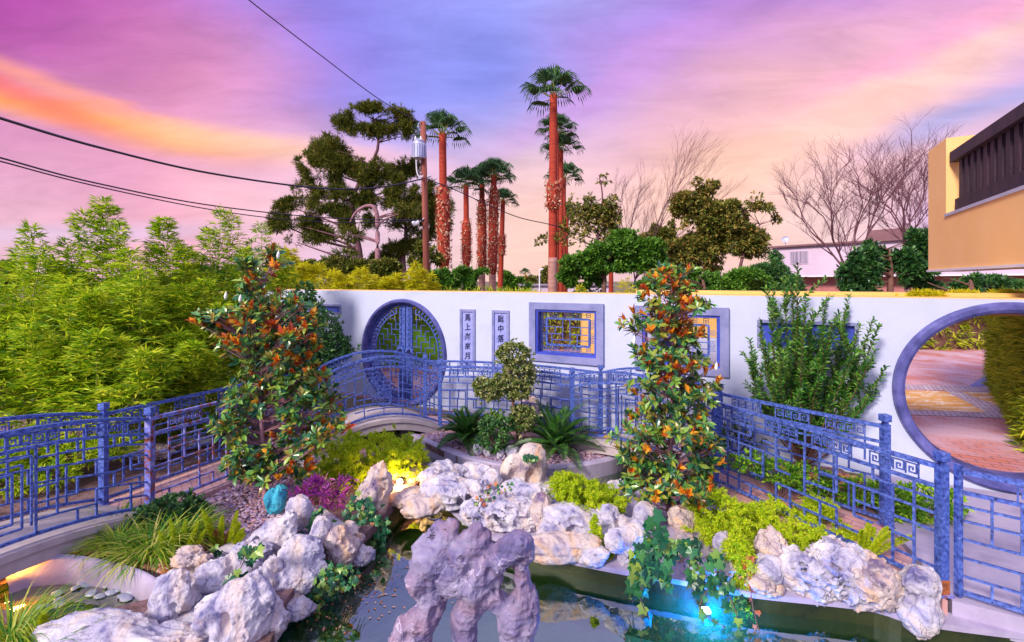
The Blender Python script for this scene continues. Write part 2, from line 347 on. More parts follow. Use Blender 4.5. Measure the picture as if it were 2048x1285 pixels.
def rockm(name,cols,vein=None,warm=None,bs=14):
    m,t,b=mk(name);f=noise(t,3.2,8,.62,.6);c=ramp(t,cols,f)
    if warm:
        w=ramp(t,[(.47,(0,0,0)),(.62,(1,1,1))],noise(t,2.2,5,.6,.8));mx=t.nodes.new('ShaderNodeMix');mx.data_type='RGBA';t.links.new(w,mx.inputs[0]);t.links.new(c,mx.inputs[6]);mx.inputs[7].default_value=(*warm,1);c=mx.outputs[2]
    # cracks
    tc=t.nodes.new('ShaderNodeTexCoord');v=t.nodes.new('ShaderNodeTexVoronoi');v.feature='DISTANCE_TO_EDGE';v.inputs['Scale'].default_value=5.5
    nz=t.nodes.new('ShaderNodeTexNoise');nz.inputs['Scale'].default_value=4;nz.inputs['Detail'].default_value=4;t.links.new(tc.outputs['Object'],nz.inputs['Vector'])
    va=t.nodes.new('ShaderNodeVectorMath');va.operation='MULTIPLY_ADD';t.links.new(nz.outputs['Color'],va.inputs[0]);va.inputs[1].default_value=(.5,.5,.5);t.links.new(tc.outputs['Object'],va.inputs[2]);t.links.new(va.outputs[0],v.inputs['Vector'])
    ck=ramp(t,[(0,(1,1,1)),(.028,(0,0,0))],v.outputs['Distance']);gate=ramp(t,[(.5,(0,0,0)),(.6,(1,1,1))],noise(t,1.9,3))
    mm=t.nodes.new('ShaderNodeMath');mm.operation='MULTIPLY';t.links.new(ck,mm.inputs[0]);t.links.new(gate,mm.inputs[1])
    mx=t.nodes.new('ShaderNodeMix');mx.data_type='RGBA';t.links.new(mm.outputs[0],mx.inputs[0]);t.links.new(c,mx.inputs[6]);mx.inputs[7].default_value=(*(vein or (.1,.08,.12)),1);c=mx.outputs[2]
    # small pits, the shade inside them painted dark violet
    pit=ramp(t,[(.30,(1,1,1)),(.36,(0,0,0))],noise(t,11,5,.7));mx=t.nodes.new('ShaderNodeMix');mx.data_type='RGBA';t.links.new(pit,mx.inputs[0]);t.links.new(c,mx.inputs[6]);mx.inputs[7].default_value=(.16,.13,.22,1)
    t.links.new(mx.outputs[2],b.inputs['Base Color']);b.inputs['Roughness'].default_value=.75
    bm=t.nodes.new('ShaderNodeMath');bm.operation='SUBTRACT';t.links.new(noise(t,bs,8,.68,.5),bm.inputs[0]);t.links.new(pit,bm.inputs[1]);bump(t,b,bm.outputs[0],1,.035);return m
M['rockA']=rockm('pale_limestone',[(.34,(.12,.11,.28)),(.43,(.46,.42,.56)),(.6,(.76,.70,.72))],warm=(.68,.50,.42))
M['rockB']=rockm('warm_limestone',[(.34,(.16,.11,.22)),(.43,(.54,.42,.42)),(.6,(.76,.64,.58))],warm=(.70,.38,.18))
M['rockC']=rockm('violet_limestone',[(.34,(.06,.05,.15)),(.45,(.17,.14,.30)),(.6,(.36,.31,.46))],vein=(.62,.52,.70),warm=(.30,.19,.28),bs=9)
M['rockD']=rockm('teal_stone',[(.3,(.02,.22,.42)),(.5,(.04,.42,.58)),(.65,(.15,.6,.7))])
M['concrete']=noisy('lavender_concrete',[(.32,.26,.40),(.44,.37,.52),(.37,.33,.50)],2.2,.8,.35,26,.008)
M['concreteW']=noisy('speckled_concrete',[(.42,.34,.37),(.54,.45,.46)],9,.85,.35,60,.006)
M['pondbottom']=noisy('silty_pond_bottom',[(.035,.07,.012),(.08,.13,.03)],2,.8,.3,12)
M['darkwall']=noisy('algae_dark_wall',[(.006,.012,.003),(.022,.03,.005),(.04,.04,.01)],3,.5,.3,20)
M['soil']=noisy('mulch_soil',[(.10,.05,.04),(.22,.12,.13),(.3,.18,.2)],9,.95,.8,40,.03)
M['ground']=noisy('dry_ground',[(.12,.1,.05),(.22,.17,.1)],.6,.95,.4,8,.05)
def brickm(name,c1,c2,mort,sc=1,rot=0,bw=.2,bh=.1,stain=None,rough=.7):
    m,t,b=mk(name);tc=t.nodes.new('ShaderNodeTexCoord');mp=t.nodes.new('ShaderNodeMapping');mp.inputs['Rotation'].default_value=(0,0,rot);t.links.new(tc.outputs['Object'],mp.inputs[0])
    br=t.nodes.new('ShaderNodeTexBrick');t.links.new(mp.outputs[0],br.inputs['Vector']);br.inputs['Scale'].default_value=sc;br.inputs['Brick Width'].default_value=bw;br.inputs['Row Height'].default_value=bh
    br.inputs['Mortar Size'].default_value=.006;br.inputs['Color1'].default_value=(*c1,1);br.inputs['Color2'].default_value=(*c2,1);br.inputs['Mortar'].default_value=(*mort,1);br.inputs['Bias'].default_value=0
    c=br.outputs['Color']
    if stain:
        w=ramp(t,[(.42,(0,0,0)),(.62,(.8,.8,.8))],noise(t,.7,5,.6,.5));mx=t.nodes.new('ShaderNodeMix');mx.data_type='RGBA';t.links.new(w,mx.inputs[0]);t.links.new(c,mx.inputs[6]);mx.inputs[7].default_value=(*stain,1);c=mx.outputs[2]
    t.links.new(c,b.inputs['Base Color']);b.inputs['Roughness'].default_value=rough
    iv=t.nodes.new('ShaderNodeMath');iv.operation='SUBTRACT';iv.inputs[0].default_value=1;t.links.new(br.outputs['Fac'],iv.inputs[1]);bump(t,b,iv.outputs[0],.5,.006);return m
M['brick']=brickm('courtyard_brick',(.66,.20,.13),(.60,.26,.30),(.16,.08,.09),1,R(27),.26,.13,(.70,.48,.60))
M['brickpath']=brickm('pink_path_brick',(.62,.28,.26),(.60,.34,.36),(.3,.17,.2),1,R(50),.2,.1,(.66,.44,.5))
M['orangeband']=noisy('blotched_orange_band',[(.42,(.68,.30,.06)),(.52,(.72,.38,.12)),(.56,(.86,.74,.72)),(.6,(.7,.36,.1))],1.6,.6,.2,20,stretch=(1,3,1),dist=.005)  # orange band with paler stretched blotches across the courtyard brick
M['rowlock']=brickm('rowlock_brick',(.5,.34,.42),(.62,.48,.56),(.1,.05,.08),1,R(27),.09,.3)
M['bluestrip']=noisy('blue_strip',[(.22,.22,.55),(.3,.3,.66)],2,.7,.1,20)
M['stem']=noisy('bark_brown',[(.10,.04,.03),(.22,.11,.08)],8,.85,.6,30,.02)
M['bare']=noisy('bare_bark',[(.10,.035,.06),(.2,.08,.1)],5,.8,.4,20,.02)
M['pink']=noisy('pink_bark',[(.22,.09,.10),(.40,.2,.25)],6,.8,.4,30,.01)
M['palmred']=noisy('red_palm_bark',[(.20,.02,.01),(.44,.045,.02),(.30,.035,.015)],6,.8,.7,10,.05,stretch=(.3,.3,3))
M['palmbase']=noisy('grey_palm_bark',[(.34,.15,.12),(.48,.25,.22)],5,.85,.6,10,.05,stretch=(.3,.3,3))
M['boots']=leafm('dead_frond_stubs',[(0.22,0.05,0.03),(0.5,0.17,0.08),(0.78,0.55,0.38),(0.35,0.08,0.04)],.05,.8,.2,.5,.1)
M['palmleaf']=leafm('palm_green',[(0.02,0.06,0.03),(0.05,0.14,0.05),(0.13,0.24,0.08)],.15,.45,.4,.3,.2)
M['pine']=leafm('pine_needles',[(0.025,0.05,0.008),(0.08,0.12,0.012),(0.19,0.2,0.025),(0.32,0.27,0.05)],.2,.6,.2,.22,.35)
M['bushy']=leafm('bushy_green',[(0.03,0.1,0.012),(0.09,0.24,0.02),(0.2,0.38,0.04)],.3,.5,.3,.35,.25)
M['cypress']=leafm('olive_foliage',[(0.05,0.08,0.015),(0.13,0.18,0.025),(0.3,0.26,0.05),(0.48,0.28,0.08)],.25,.6,.2,.3,.3)
M['darkbush']=leafm('dark_glossy_bush',[(0.01,0.05,0.015),(0.03,0.11,0.025),(0.1,0.24,0.05)],.12,.3,.5,.8,.2)
M['bamboo']=leafm('bamboo_leaf',[(0.08,0.22,0.008),(0.3,0.5,0.012),(0.6,0.72,0.02),(0.86,0.84,0.06)],.4,.5,.25,.45,.55)
M['bamboolit']=leafm('lit_yellow_bamboo_leaf',[(0.42,0.46,0.01),(0.68,0.64,0.015),(0.82,0.72,0.04)],.45,.5,.2,.6,.2)  # lit copy of the bamboo leaf, sunlight put into its yellow
M['culm']=noisy('bamboo_culm',[(.2,.22,.03),(.32,.3,.06)],6,.5,.1)
M['mag']=leafm('magnolia_leaf',[(0.012,0.07,0.04),(0.03,0.16,0.06),(0.12,0.3,0.05),(0.28,0.4,0.04),(0.3,0.16,0.03)],.12,.28,.6,2.0,.15)
M['magnew']=leafm('magnolia_young_leaf',[(0.34,0.05,0.02),(0.7,0.13,0.015),(0.9,0.34,0.02),(0.92,0.55,0.05),(0.55,0.08,0.02),(0.26,0.04,0.02)],.3,.4,.4,3,.1)
M['bud']=noisy('white_bud',[(.8,.78,.7),(.9,.88,.82)],3,.5,0)
M['evergreen']=leafm('evergreen_leaf',[(0.015,0.07,0.025),(0.05,0.16,0.04),(0.14,0.28,0.06)],.2,.4,.4,1.5,.2)
M['laurel']=leafm('laurel_leaf',[(0.02,0.1,0.015),(0.06,0.22,0.022),(0.2,0.38,0.04)],.3,.4,.4,1.2,.25)
M['topiary']=leafm('topiary_leaf',[(0.02,0.06,0.012),(0.1,0.18,0.03),(0.34,0.38,0.08),(0.6,0.5,0.3)],.2,.4,.4,4,.2)
M['cycad']=leafm('cycad_leaf',[(0.01,0.07,0.012),(0.04,0.15,0.02),(0.12,0.27,0.03)],.2,.35,.5,2,.2)
M['fern']=leafm('asparagus_fern',[(0.22,0.42,0.01),(0.45,0.66,0.012),(0.68,0.78,0.02),(0.8,0.8,0.05)],.4,.6,.2,2.2,.3)
M['foxtail']=leafm('foxtail_fern',[(0.24,0.42,0.01),(0.5,0.62,0.015),(0.78,0.72,0.04)],.35,.6,.2,3,.35)
M['foxred']=leafm('foxtail_dry',[(.5,.3,.05),(.65,.32,.12)],.3,.6,.2)
M['grass']=leafm('strap_grass',[(0.03,0.16,0.02),(0.14,0.34,0.02),(0.44,0.55,0.03),(0.75,0.62,0.2)],.3,.5,.3,2,.3)
M['ivy']=leafm('ivy_leaf',[(0.006,0.05,0.025),(0.01,0.11,0.045),(0.035,0.2,0.05),(0.3,0.42,0.06)],.15,.32,.5,2.5,.25)
M['ivyred']=leafm('ivy_dry_leaf',[(.5,.09,.04),(.7,.28,.14)],.3,.5)
M['purple']=leafm('purple_heart_leaf',[(0.12,0.01,0.16),(0.3,0.025,0.34),(0.45,0.06,0.42),(0.5,0.12,0.24)],.3,.4)
M['hedge']=leafm('hedge_leaf',[(0.12,0.2,0.01),(0.4,0.48,0.02),(0.7,0.7,0.05)],.3,.5,.3,1,.25)
M['lowhedge']=leafm('low_hedge_leaf',[(0.03,0.14,0.015),(0.14,0.36,0.02),(0.4,0.58,0.03)],.3,.4,.35,1.5,.3)
M['gravel']=leafm('lavender_pebbles',[(.16,.09,.16),(.34,.22,.38),(.50,.38,.54),(.5,.25,.24),(.22,.12,.2)],0,.6,.4,3,.05)
M['mulch']=leafm('orange_mulch',[(.25,.07,.03),(.5,.18,.05),(.5,.3,.25)],0,.8)
M['river']=noisy('river_stone',[(.16,.2,.3),(.34,.36,.48),(.55,.52,.6)],5,.3,.1)
M['wood']=noisy('dark_stained_wood',[(.015,.006,.02),(.05,.018,.04)],4,.6,.4,30,stretch=(1,1,.2))
M['pole']=noisy('utility_pole_wood',[(.20,.045,.03),(.34,.10,.07)],4,.85,.6,20,stretch=(2,2,.15))
M['steel']=noisy('galvanised_steel',[(.46,.46,.66),(.60,.60,.78)],3,.4,.05,metal=.3)
M['wire']=noisy('black_cable',[(.012,.01,.03),(.03,.02,.05)],8,.5,0)
M['plastic']=noisy('white_plastic',[(.7,.66,.75),(.8,.76,.82)],4,.4,0)
M['housewall']=noisy('mauve_stucco',[(.56,.42,.58),(.66,.52,.66)],.4,.9,.1,10)
M['housered']=noisy('red_brick_wall',[(.40,.14,.14),(.5,.2,.2)],1,.9,.1,10)
M['roof']=noisy('brown_roof',[(.16,.07,.09),(.24,.12,.13)],1,.8,.3,10)
M['curtain']=noisy('curtained_glass',[(.2,.16,.26),(.44,.36,.46)],2.5,.25,0,stretch=(7,1,.15),detail=1)
def emis(name,col,st):
    m,t,b=mk(name);b.inputs['Base Color'].default_value=(*col,1);b.inputs['Emission Color'].default_value=(*col,1);b.inputs['Emission Strength'].default_value=st;return m
M['lampwarm']=emis('warm_lamp',(1,.72,.30),40);M['lampblue']=emis('blue_lamp',(.35,.8,1),14)
def waterm():
    m,t,b=mk('pond_water');t.nodes.remove(b);o=t.nodes['Material Output']
    g=t.nodes.new('ShaderNodeBsdfGlossy');g.inputs['Roughness'].default_value=.02;g.inputs['Color'].default_value=(.90,.95,.92,1)
    tr=t.nodes.new('ShaderNodeBsdfTransparent');tr.inputs[0].default_value=(.80,.90,.86,1)
    di=t.nodes.new('ShaderNodeBsdfDiffuse');di.inputs[0].default_value=(.035,.10,.008,1)
    fr=t.nodes.new('ShaderNodeFresnel');fr.inputs['IOR'].default_value=2.1
    bp=t.nodes.new('ShaderNodeBump');bp.inputs['Strength'].default_value=.4;bp.inputs['Distance'].default_value=.008
    L_=t.links;L_.new(noise(t,3.2,3,.5,.4),bp.inputs['Height']);L_.new(bp.outputs[0],g.inputs['Normal']);L_.new(bp.outputs[0],fr.inputs['Normal'])
    m1=t.nodes.new('ShaderNodeMixShader');m1.inputs[0].default_value=.3;L_.new(tr.outputs[0],m1.inputs[1]);L_.new(di.outputs[0],m1.inputs[2])
    ma=t.nodes.new('ShaderNodeMath');ma.operation='MULTIPLY_ADD';ma.use_clamp=True;L_.new(fr.outputs[0],ma.inputs[0]);ma.inputs[1].default_value=1.7;ma.inputs[2].default_value=.10
    m2=t.nodes.new('ShaderNodeMixShader');L_.new(ma.outputs[0],m2.inputs[0]);L_.new(m1.outputs[0],m2.inputs[1]);L_.new(g.outputs[0],m2.inputs[2]);L_.new(m2.outputs[0],o.inputs[0]);return m
M['water']=waterm()
# ---------- ground, water, land ----------
def st(name,geo,mat,smooth=False): return tag(part(name,geo,mat,smooth=smooth,loc=(0,0,0)),kind='structure')
def flat(x0,x1,y0,y1,z): return (np.array([(x0,y0,z),(x1,y0,z),(x1,y1,z),(x0,y1,z)]),[np.array([[0,1,2,3]])])
hole=[(-9.5,.4),(4.6,.4),(4.6,9.2),(-9.5,9.2)]
def sheet(z):
    o=[(-900,-300),(900,-300),(900,1500),(-900,1500)]
    g=GB();h=hole;V=[(*p,z) for p in o]+[(*p,z) for p in h]
    g.add(V,[np.array([[0,1,5,4],[1,2,6,5],[2,3,7,6],[3,0,4,7]])]);return g.geo()
st('ground',sheet(-.06),M['ground'])
st('pond_floor',flat(-9.5,4.6,.4,9.2,-.75),M['pondbottom'])
st('water',flat(-9.5,4.6,.4,9.2,-.30),M['water'])
def px2(l,z): return [tuple(G(a,b,z)[:2]) for a,b in l]
def land(name,loop,z,mat,th=.1,wall=True):
    st(name,prism(loop,z-th,z),mat)
    if wall:
        c=np.mean(np.array(loop),axis=0);lp=[]
        n=len(loop)
        for i in range(n):
            a,b,d=np.array(loop[i-1]),np.array(loop[i]),np.array(loop[(i+1)%n]);t=d-a;t=t/(np.linalg.norm(t)+1e-9)
            lp.append(tuple(b+np.array([-t[1],t[0]])*.03*SG(loop)))
        st('pond_wall',prism(lp,-1.0,z-th),M['darkwall'])
def SG(loop):
    s=sum(loop[i][0]*loop[(i+1)%len(loop)][1]-loop[(i+1)%len(loop)][0]*loop[i][1] for i in range(len(loop)));return 1 if s>0 else -1
def sp2(l,k=3): return [(p.x,p.y) for p in spline([(a,b,0) for a,b in l],k)]
# fence points
F1,Q1=(-4.06,5.10),(-4.74,5.28);F2,Q2=(-3.06,7.3),(-3.44,7.97);F3,Q3=(-1.29,8.15),(-1.67,8.75)
F4,Q4=(.98,7.42),(1.49,7.65);F4b,Q4b=(2.59,5.8),(2.85,6.25);F5,Q5=(3.57,3.78),(3.96,4.83)
F0,Q0=(-4.98,2.75),(-5.68,2.95)
pondE=[(849,976),(935,1045),(991,1075),(1064,1101),(1160,1124),(1262,1144),(1390,1166),(1509,1187),(1640,1201),(1750,1215),(1842,1242),(2048,1269)]
L1=px2([(215,1046),(300,1030)],-.05)+[(-3.95,5.15),(-3.0,7.35),(-2.72,7.4)]+px2([(770,892),(850,915),(862,945)],-.05)+sp2(px2([(800,1005),(745,1070),(690,1115),(620,1160),(565,1235),(530,1330),(400,1480)],-.15))+px2([(100,1480),(150,1300),(215,1228),(320,1202),(312,1168),(250,1136),(150,1120),(40,1142),(-100,1200),(-200,1100),(0,1085),(120,1068)],-.1)
land('planting_bed',L1,-.06,M['soil'])
st('mortar_bed',prism(px2([(640,1010),(715,1068),(665,1100),(590,1140),(520,1200),(490,1290),(400,1442),(130,1442),(170,1302),(226,1250),(330,1212),(366,1156),(420,1106),(500,1066),(580,1020)],-.05),-.1,-.045),M['rockA'])
pw=px2([(-60,1165),(60,1156),(130,1148),(210,1156),(262,1170),(318,1205),(300,1240),(215,1250),(150,1310),(60,1262),(0,1240),(-100,1230)][::-1],-.2)
st('pool_floor',prism(pw,-.4,-.27),M['soil']);st('pool_water',prism(pw,-.203,-.2),M['water'])
L2=px2([(-260,1210),(20,1225),(100,1250),(150,1330),(150,1600),(-300,1600)],-.1)
land('planting_bed',L2,-.08,M['soil'])
L3=sp2(px2([(812,866),(850,885),(900,908),(960,927),(1050,939),(1150,936),(1225,922),(1262,905)],-.1),4)+[(1.45,7.1),(.98,7.4),(-1.29,8.12),(-1.75,7.9)]
land('planting_bed',L3,-.1,M['soil'],.1)
E=px2(pondE,-.12)
L4=sp2(E,3)+[(5.6,2.85),(5.6,3.2),(4.3,3.4),(3.6,3.72),(3.54,3.78),(2.56,5.78)]+px2([(1400,960),(1330,950),(1290,975),(1230,1003),(1110,985),(1000,962),(930,938),(862,925),(820,945)],-.12)
land('stone_coping',L4,-.12,M['concrete'],.045)
L5=[(-4.72,5.33),(-3.40,8.0),(-1.65,8.76),(1.5,7.68),(2.88,6.27),(4.0,4.88),(4.6,6.3),(4.6,9.2),(-9.5,9.2),(-9.5,3.6),(-7.2,4.4),(-5.5,5.3)]
land('planting_strip',L5,-.03,M['soil'],.12)
PV=[(3.58,3.70),(3.64,3.80),(4.02,4.86),(4.75,6.21),(12,2.6),(12,2.2),(5.6,3.05),(4.3,3.32)]
st('pavement',prism(PV,-.2,.0),M['concrete'])
CY=[(-14,15.68),(-14,19),(34,19),(34,-6),(12,2.66),(4.7,6.32),(0,8.67)]
st('courtyard_paving',prism(CY,-.1,.0),M['brick'])
def ribbon(x0,x1,ya,yb,z,name,mat):  # strip drawn on the courtyard between two picture rows far behind the gate
    P=px2([(x0,ya[0]),(x1,ya[1]),(x1,yb[1]),(x0,yb[0])],z);st(name,prism(P[::-1],z-.003,z),mat)
ribbon(1700,2300,(776,792),(765,786),.008,'drain_strip',M['rowlock'])
ribbon(1700,2300,(816,836),(778,794),.006,'pavement_band',M['orangeband'])
ribbon(1700,2300,(826,846),(817,837),.008,'drain_strip',M['rowlock'])
st('pavement_band',prism(px2([(1985,742),(2040,718),(2060,732),(1955,778),(1936,774)],.006),.003,.006),M['bluestrip'])
st('drain_strip',prism(px2([(1885,779),(1905,777),(2020,822),(2010,832),(1975,826)],.011),.008,.011),M['rowlock'])
# walkway: brick top with pale edges, level between the bridges
def strip(Fa,Fb,Ra,Rb,name='path'):
    f=[np.array(p) for p in (Fa,Fb,Rb,Ra)];
    st(name,prism([tuple(p) for p in f],-.14,0),M['brickpath'])
def off(Fp,Rp,e):
    a=np.array(Fp);b=np.array(Rp);d=(a-b)/np.linalg.norm(a-b);return tuple(a+d*e),tuple(b-d*e)
def wseg(Fa,Ra,Fb,Rb):
    fa,ra=off(Fa,Ra,.09);fb,rb=off(Fb,Rb,.09)
    if SG([fa,fb,rb,ra])>0: strip(fa,fb,ra,rb)
    else: strip(fb,fa,rb,ra)
    for p,q,r_ in ((Fa,Fb,1),(Ra,Rb,1)):
        pass
wseg(F1,Q1,F2,Q2);wseg(F3,Q3,F4,Q4);wseg(F4b,Q4b,F5,Q5)
def bridge(name,label,Fa,Fb,Ra,Rb,lift):
    fa,ra=off(Fa,Ra,.1);fb,rb=off(Fb,Rb,.1);t0=thing(name,label,'bridge',((fa[0]+rb[0])/2,(fa[1]+rb[1])/2,-.1),'arched footbridges of the pond walk')
    def slab(e0,z0,z1):
        n=24;V=[];fa_,ra_=off(Fa,Ra,e0);fb_,rb_=off(Fb,Rb,e0)
        for i in range(n+1):
            t=i/n;l=lift*4*t*(1-t)
            f=np.array(fa_)*(1-t)+np.array(fb_)*t;r=np.array(ra_)*(1-t)+np.array(rb_)*t
            V+=[(*f,l+z1),(*r,l+z1),(*r,l+z0),(*f,l+z0)]
        q=[]
        for i in range(n):
            for j in range(4): q.append((4*i+j,4*i+4+j,4*i+4+(j+1)%4,4*i+(j+1)%4))
        q+= [(0,1,2,3),(4*n+3,4*n+2,4*n+1,4*n)]
        g=GB();g.add(V,[np.array(q)]);return g.geo()
    part('deck',slab(.10,-.06,.005),M['concreteW'],t0);part('arch_beam',slab(.075,-.19,-.063),M['concreteW'],t0)
bridge('footbridge','pale concrete footbridge arching out of the frame at lower left',F1,F0,Q1,Q0,.2)
bridge('footbridge','pale concrete footbridge in front of the round metal gate',F2,F3,Q2,Q3,.26)
bridge('footbridge','pale concrete footbridge half hidden behind the right magnolia',F4,F4b,Q4,Q4b,.19)
# ---------- railings ----------
def key(g,fn,x0,z0,w,h,flip=False,d=.012,b=.010):
    P=[(0,0),(0,1),(.84,1),(.84,.2),(.28,.2),(.28,.66),(.56,.66),(.56,.42)]
    if flip:P=[(1-a,1-c) for a,c in P]
    for i,(p,q) in enumerate(zip(P[:-1],P[1:])):
        e=.0 if p[0]==q[0] else b/2/w
        sgn=1 if q[0]>p[0] else -1
        a=(x0+(p[0]-e*sgn)*w,z0+p[1]*h);c=(x0+(q[0]+e*sgn)*w,z0+q[1]*h)
        fn(g,a,c,b,d if p[0]==q[0] else d+.002)
def railing(label,Pa,Pb,lift=0,seed=0,motif=None,key4=4,H=1.05,group='blue metal railing panels along the pond walk',name='metal_railing',mat='metal',endgap=.03,z0=.07,mid=.88):
    a=np.array((*Pa,0.));b=np.array((*Pb,0.));Ln=np.linalg.norm(b-a);U=(b-a)/Ln;nr=np.array([-U[1],U[0],0])
    t0=thing(name,label,'railing',tuple((a+b)/2),group);r=random.Random(seed)
    def mp(x,z): t=x/Ln;return a+U*x+np.array([0,0,z+lift*4*t*(1-t)])
    def fn(g,p,q,w,d):
        n=max(1,int(math.ceil(abs(q[0]-p[0])/.16))) if lift else 1
        for i in range(n):
            p0=(p[0]+(q[0]-p[0])*i/n,p[1]+(q[1]-p[1])*i/n);p1=(p[0]+(q[0]-p[0])*(i+1)/n,p[1]+(q[1]-p[1])*(i+1)/n)
            g.bar(mp(*p0),mp(*p1),w,d,nr)
    e=endgap
    def rail(nm,z,w,d): g=GB();fn(g,(e,z),(Ln-e,z),w,d);part(nm,g.geo(),M[mat],t0)
    rail('top_rail',H,.034,.05);rail('middle_rail',mid,.028,.034);rail('bottom_rail',z0,.028,.034)
    # meander band in groups of keys
    g=GB();hh=H-mid-.07;kw=.092;gw=key4*kw;ng=max(1,int((Ln-.2)/(gw+.13)));gap=(Ln-ng*gw)/(ng+1)
    for i in range(ng):
        g=GB();x=gap+i*(gw+gap)
        for k in range(key4): key(g,fn,x+k*kw,mid+.032,kw,hh)
        fn(g,(x+gw,mid+.03),(x+gw,H-.03),.010,.012)
        for xx in (x+.0,x+gw): fn(g,(xx,mid+.01),(xx,mid+.034),.012,.009)
        for xx in (x+.04,x+gw): fn(g,(xx,H-.04),(xx,H-.01),.012,.009)
        part('meander_band',g.geo(),M[mat],t0)
    # lattice
    g=GB();nc=max(4,int(round((Ln-2*e)/.165)));nc+=nc%2;cw=(Ln-2*e)/nc;zr=[z0+.01,.20,.35,.50,.65,.77,mid-.01]
    m0,m1=(None,None)
    if motif: m0=nc//2-(2 if nc>6 else 1);m1=nc-m0
    pat=[[r.random() for _ in range(8)] for _ in range(nc+1)]
    def on(i,j): k=min(i,nc-i);return pat[k][j]<.63
    def onh(i,j): k=min(i,nc-1-i);return pat[k][7-j]<.72
    ed=set();inn=lambda i:not(motif and m0<i<m1)
    for i in range(1,nc):
        for j in range(6):
            if inn(i) and (on(i,j) or (motif and i in(m0,m1))): ed.add((i,j,i,j+1))
    for j in range(1,6):
        for i in range(nc):
            if motif and m0<=i<m1:continue
            if onh(i,j) or not(on(i,j) or on(i+1,j)): ed.add((i,j,i+1,j))
    while True: # join any loose run of bars to its neighbours
        pa={}
        def fd(x):
            while pa.setdefault(x,x)!=x:x=pa[x]
            return x
        for a_,b_,c_,d_ in ed: pa[fd((a_,b_))]=fd((c_,d_))
        cand=[(a_,j,a_+1,j) for a_ in range(nc) for j in range(1,6) if not(motif and m0<=a_<m1)]+[(a_,j,a_,j+1) for a_ in range(1,nc) for j in range(6) if inn(a_)]
        add=[c for c in cand if c not in ed and (c[0],c[1]) in pa and (c[2],c[3]) in pa and fd((c[0],c[1]))!=fd((c[2],c[3]))]
        if not add:break
        ed.add(add[0])
    for a_,b_,c_,d_ in ed:
        if a_==c_: fn(g,(e+a_*cw,zr[b_]),(e+a_*cw,zr[d_]),.017,.020)
        else: fn(g,(e+a_*cw,zr[b_]),(e+c_*cw,zr[b_]),.015,.024)
    part('lattice',g.geo(),M[mat],t0)
    if motif:
        x0=e+m0*cw;x1=e+m1*cw;cx=(x0+x1)/2;g=GB();w=x1-x0
        if motif=='spiral':
            s=.03;za,zb=.16,.80;L0=[x0+.03,x1-.03,za,zb];step=min(w,zb-za)*.105
            fn(g,(x0,.5),(x0+.03,.5),.014,.02);fn(g,(x1-.03,.5),(x1,.5),.014,.02)
            P=[(L0[0],L0[2])];xa,xb,ya,yb=L0;k=0
            while xb-xa>step and yb-ya>step and k<11:
                P.append([(xa,yb),(xb,yb),(xb,ya),(xa+step,ya)][k%4])
                if k%4==3: xa+=step;ya+=step*.0;xb-=step;yb-=step;ya+=step;P[-1]=(xa,ya-step);P.append((xa,ya-step))
                k+=1
            for p,q in zip(P[:-1],P[1:]):
                if p!=q: fn(g,p,q,.015,.018 if p[0]==q[0] else .022)
            fn(g,(cx,.06),(cx,za),.014,.016)
        else:
            def ring(c,rx,rz,w=.012,a0=0,a1=360,n=20):
                pr=None
                for i in range(n+1):
                    an=R(a0+(a1-a0)*i/n);p=(c[0]+rx*math.cos(an),c[1]+rz*math.sin(an))
                    if pr: fn(g,pr,p,w,.012+.001*(i%2))
                    pr=p
            c=(cx,.34);ring(c,.135,.135);ring(c,.11,.11,.008)
            for dz,wd in((-.07,.07),(-.035,.095),(0,.105),(.035,.095),(.07,.07)): fn(g,(cx-wd,c[1]+dz),(cx-.016,c[1]+dz),.010,.009);fn(g,(cx+.016,c[1]+dz),(cx+wd,c[1]+dz),.010,.009)
            fn(g,(cx,c[1]-.10),(cx,c[1]+.10),.010,.014)
            for sx in(-1,1):
                ring((cx+sx*.07,.60),.07,.045,.010,0,360,14);ring((cx+sx*.055,.53),.045,.035,.010);ring((cx+sx*.03,.66),.03,.05,.008,0,180,8)
                ring((cx+sx*.10,.70),.05,.05,.008,90,300,8)
            fn(g,(cx,.475),(cx,.72),.012,.016);fn(g,(cx-.10,.49),(cx+.10,.49),.010,.019)
            fn(g,(x0+.03,.18),(x1-.03,.18),.014,.02);fn(g,(cx,.07),(cx,.18),.014,.016)
        part('spiral_motif' if motif=='spiral' else 'medallion',g.geo(),M[mat],t0)
    return t0
def post(label,p,H=1.08,rust=False,w=.066):
    t0=thing('railing_post',label,'post',(*p,0),'square posts of the blue railing')
    x,y=p;g=GB();g.box(x-w/2,x+w/2,y-w/2,y+w/2,0,H);part('shaft',g.geo(),M['metalrust' if rust else 'metal'],t0)
    g=GB();g.box(x-w*.32,x+w*.32,y-w*.32,y+w*.32,H,H+.03);g.box(x-w*.58,x+w*.58,y-w*.58,y+w*.58,H+.03,H+.10);part('finial',g.geo(),M['metal'],t0)
    g=GB();g.box(x-w*.9,x+w*.9,y-w*.9,y+w*.9,.002,.012);part('base_plate',g.geo(),M['metalrust'],t0)
    if 'rusty foot' in label:
        g=GB();g.box(x-w*.53,x+w*.53,y-w*.53,y+w*.53,.013,.13);part('rusty_foot',g.geo(),M['rustf'],t0)
rp=railing
rp('front railing panel with a square spiral on the lower left bridge',F1,F0,.2,3,'spiral')
rp('rear railing panel of the lower left bridge, nearest the bamboo',Q1,Q0,.2,5,'spiral')
rp('front railing panel running from the left corner post behind the left magnolia',F1,F2,0,11,mat='metalrust')
rp('rear railing panel along the bamboo behind the left magnolia',Q1,Q2,0,12)
rp('arched front railing panel with round medallion before the metal gate',F2,F3,.26,13,'medallion')
rp('arched rear railing panel nearest the round metal gate',Q2,Q3,.26,14,'medallion')
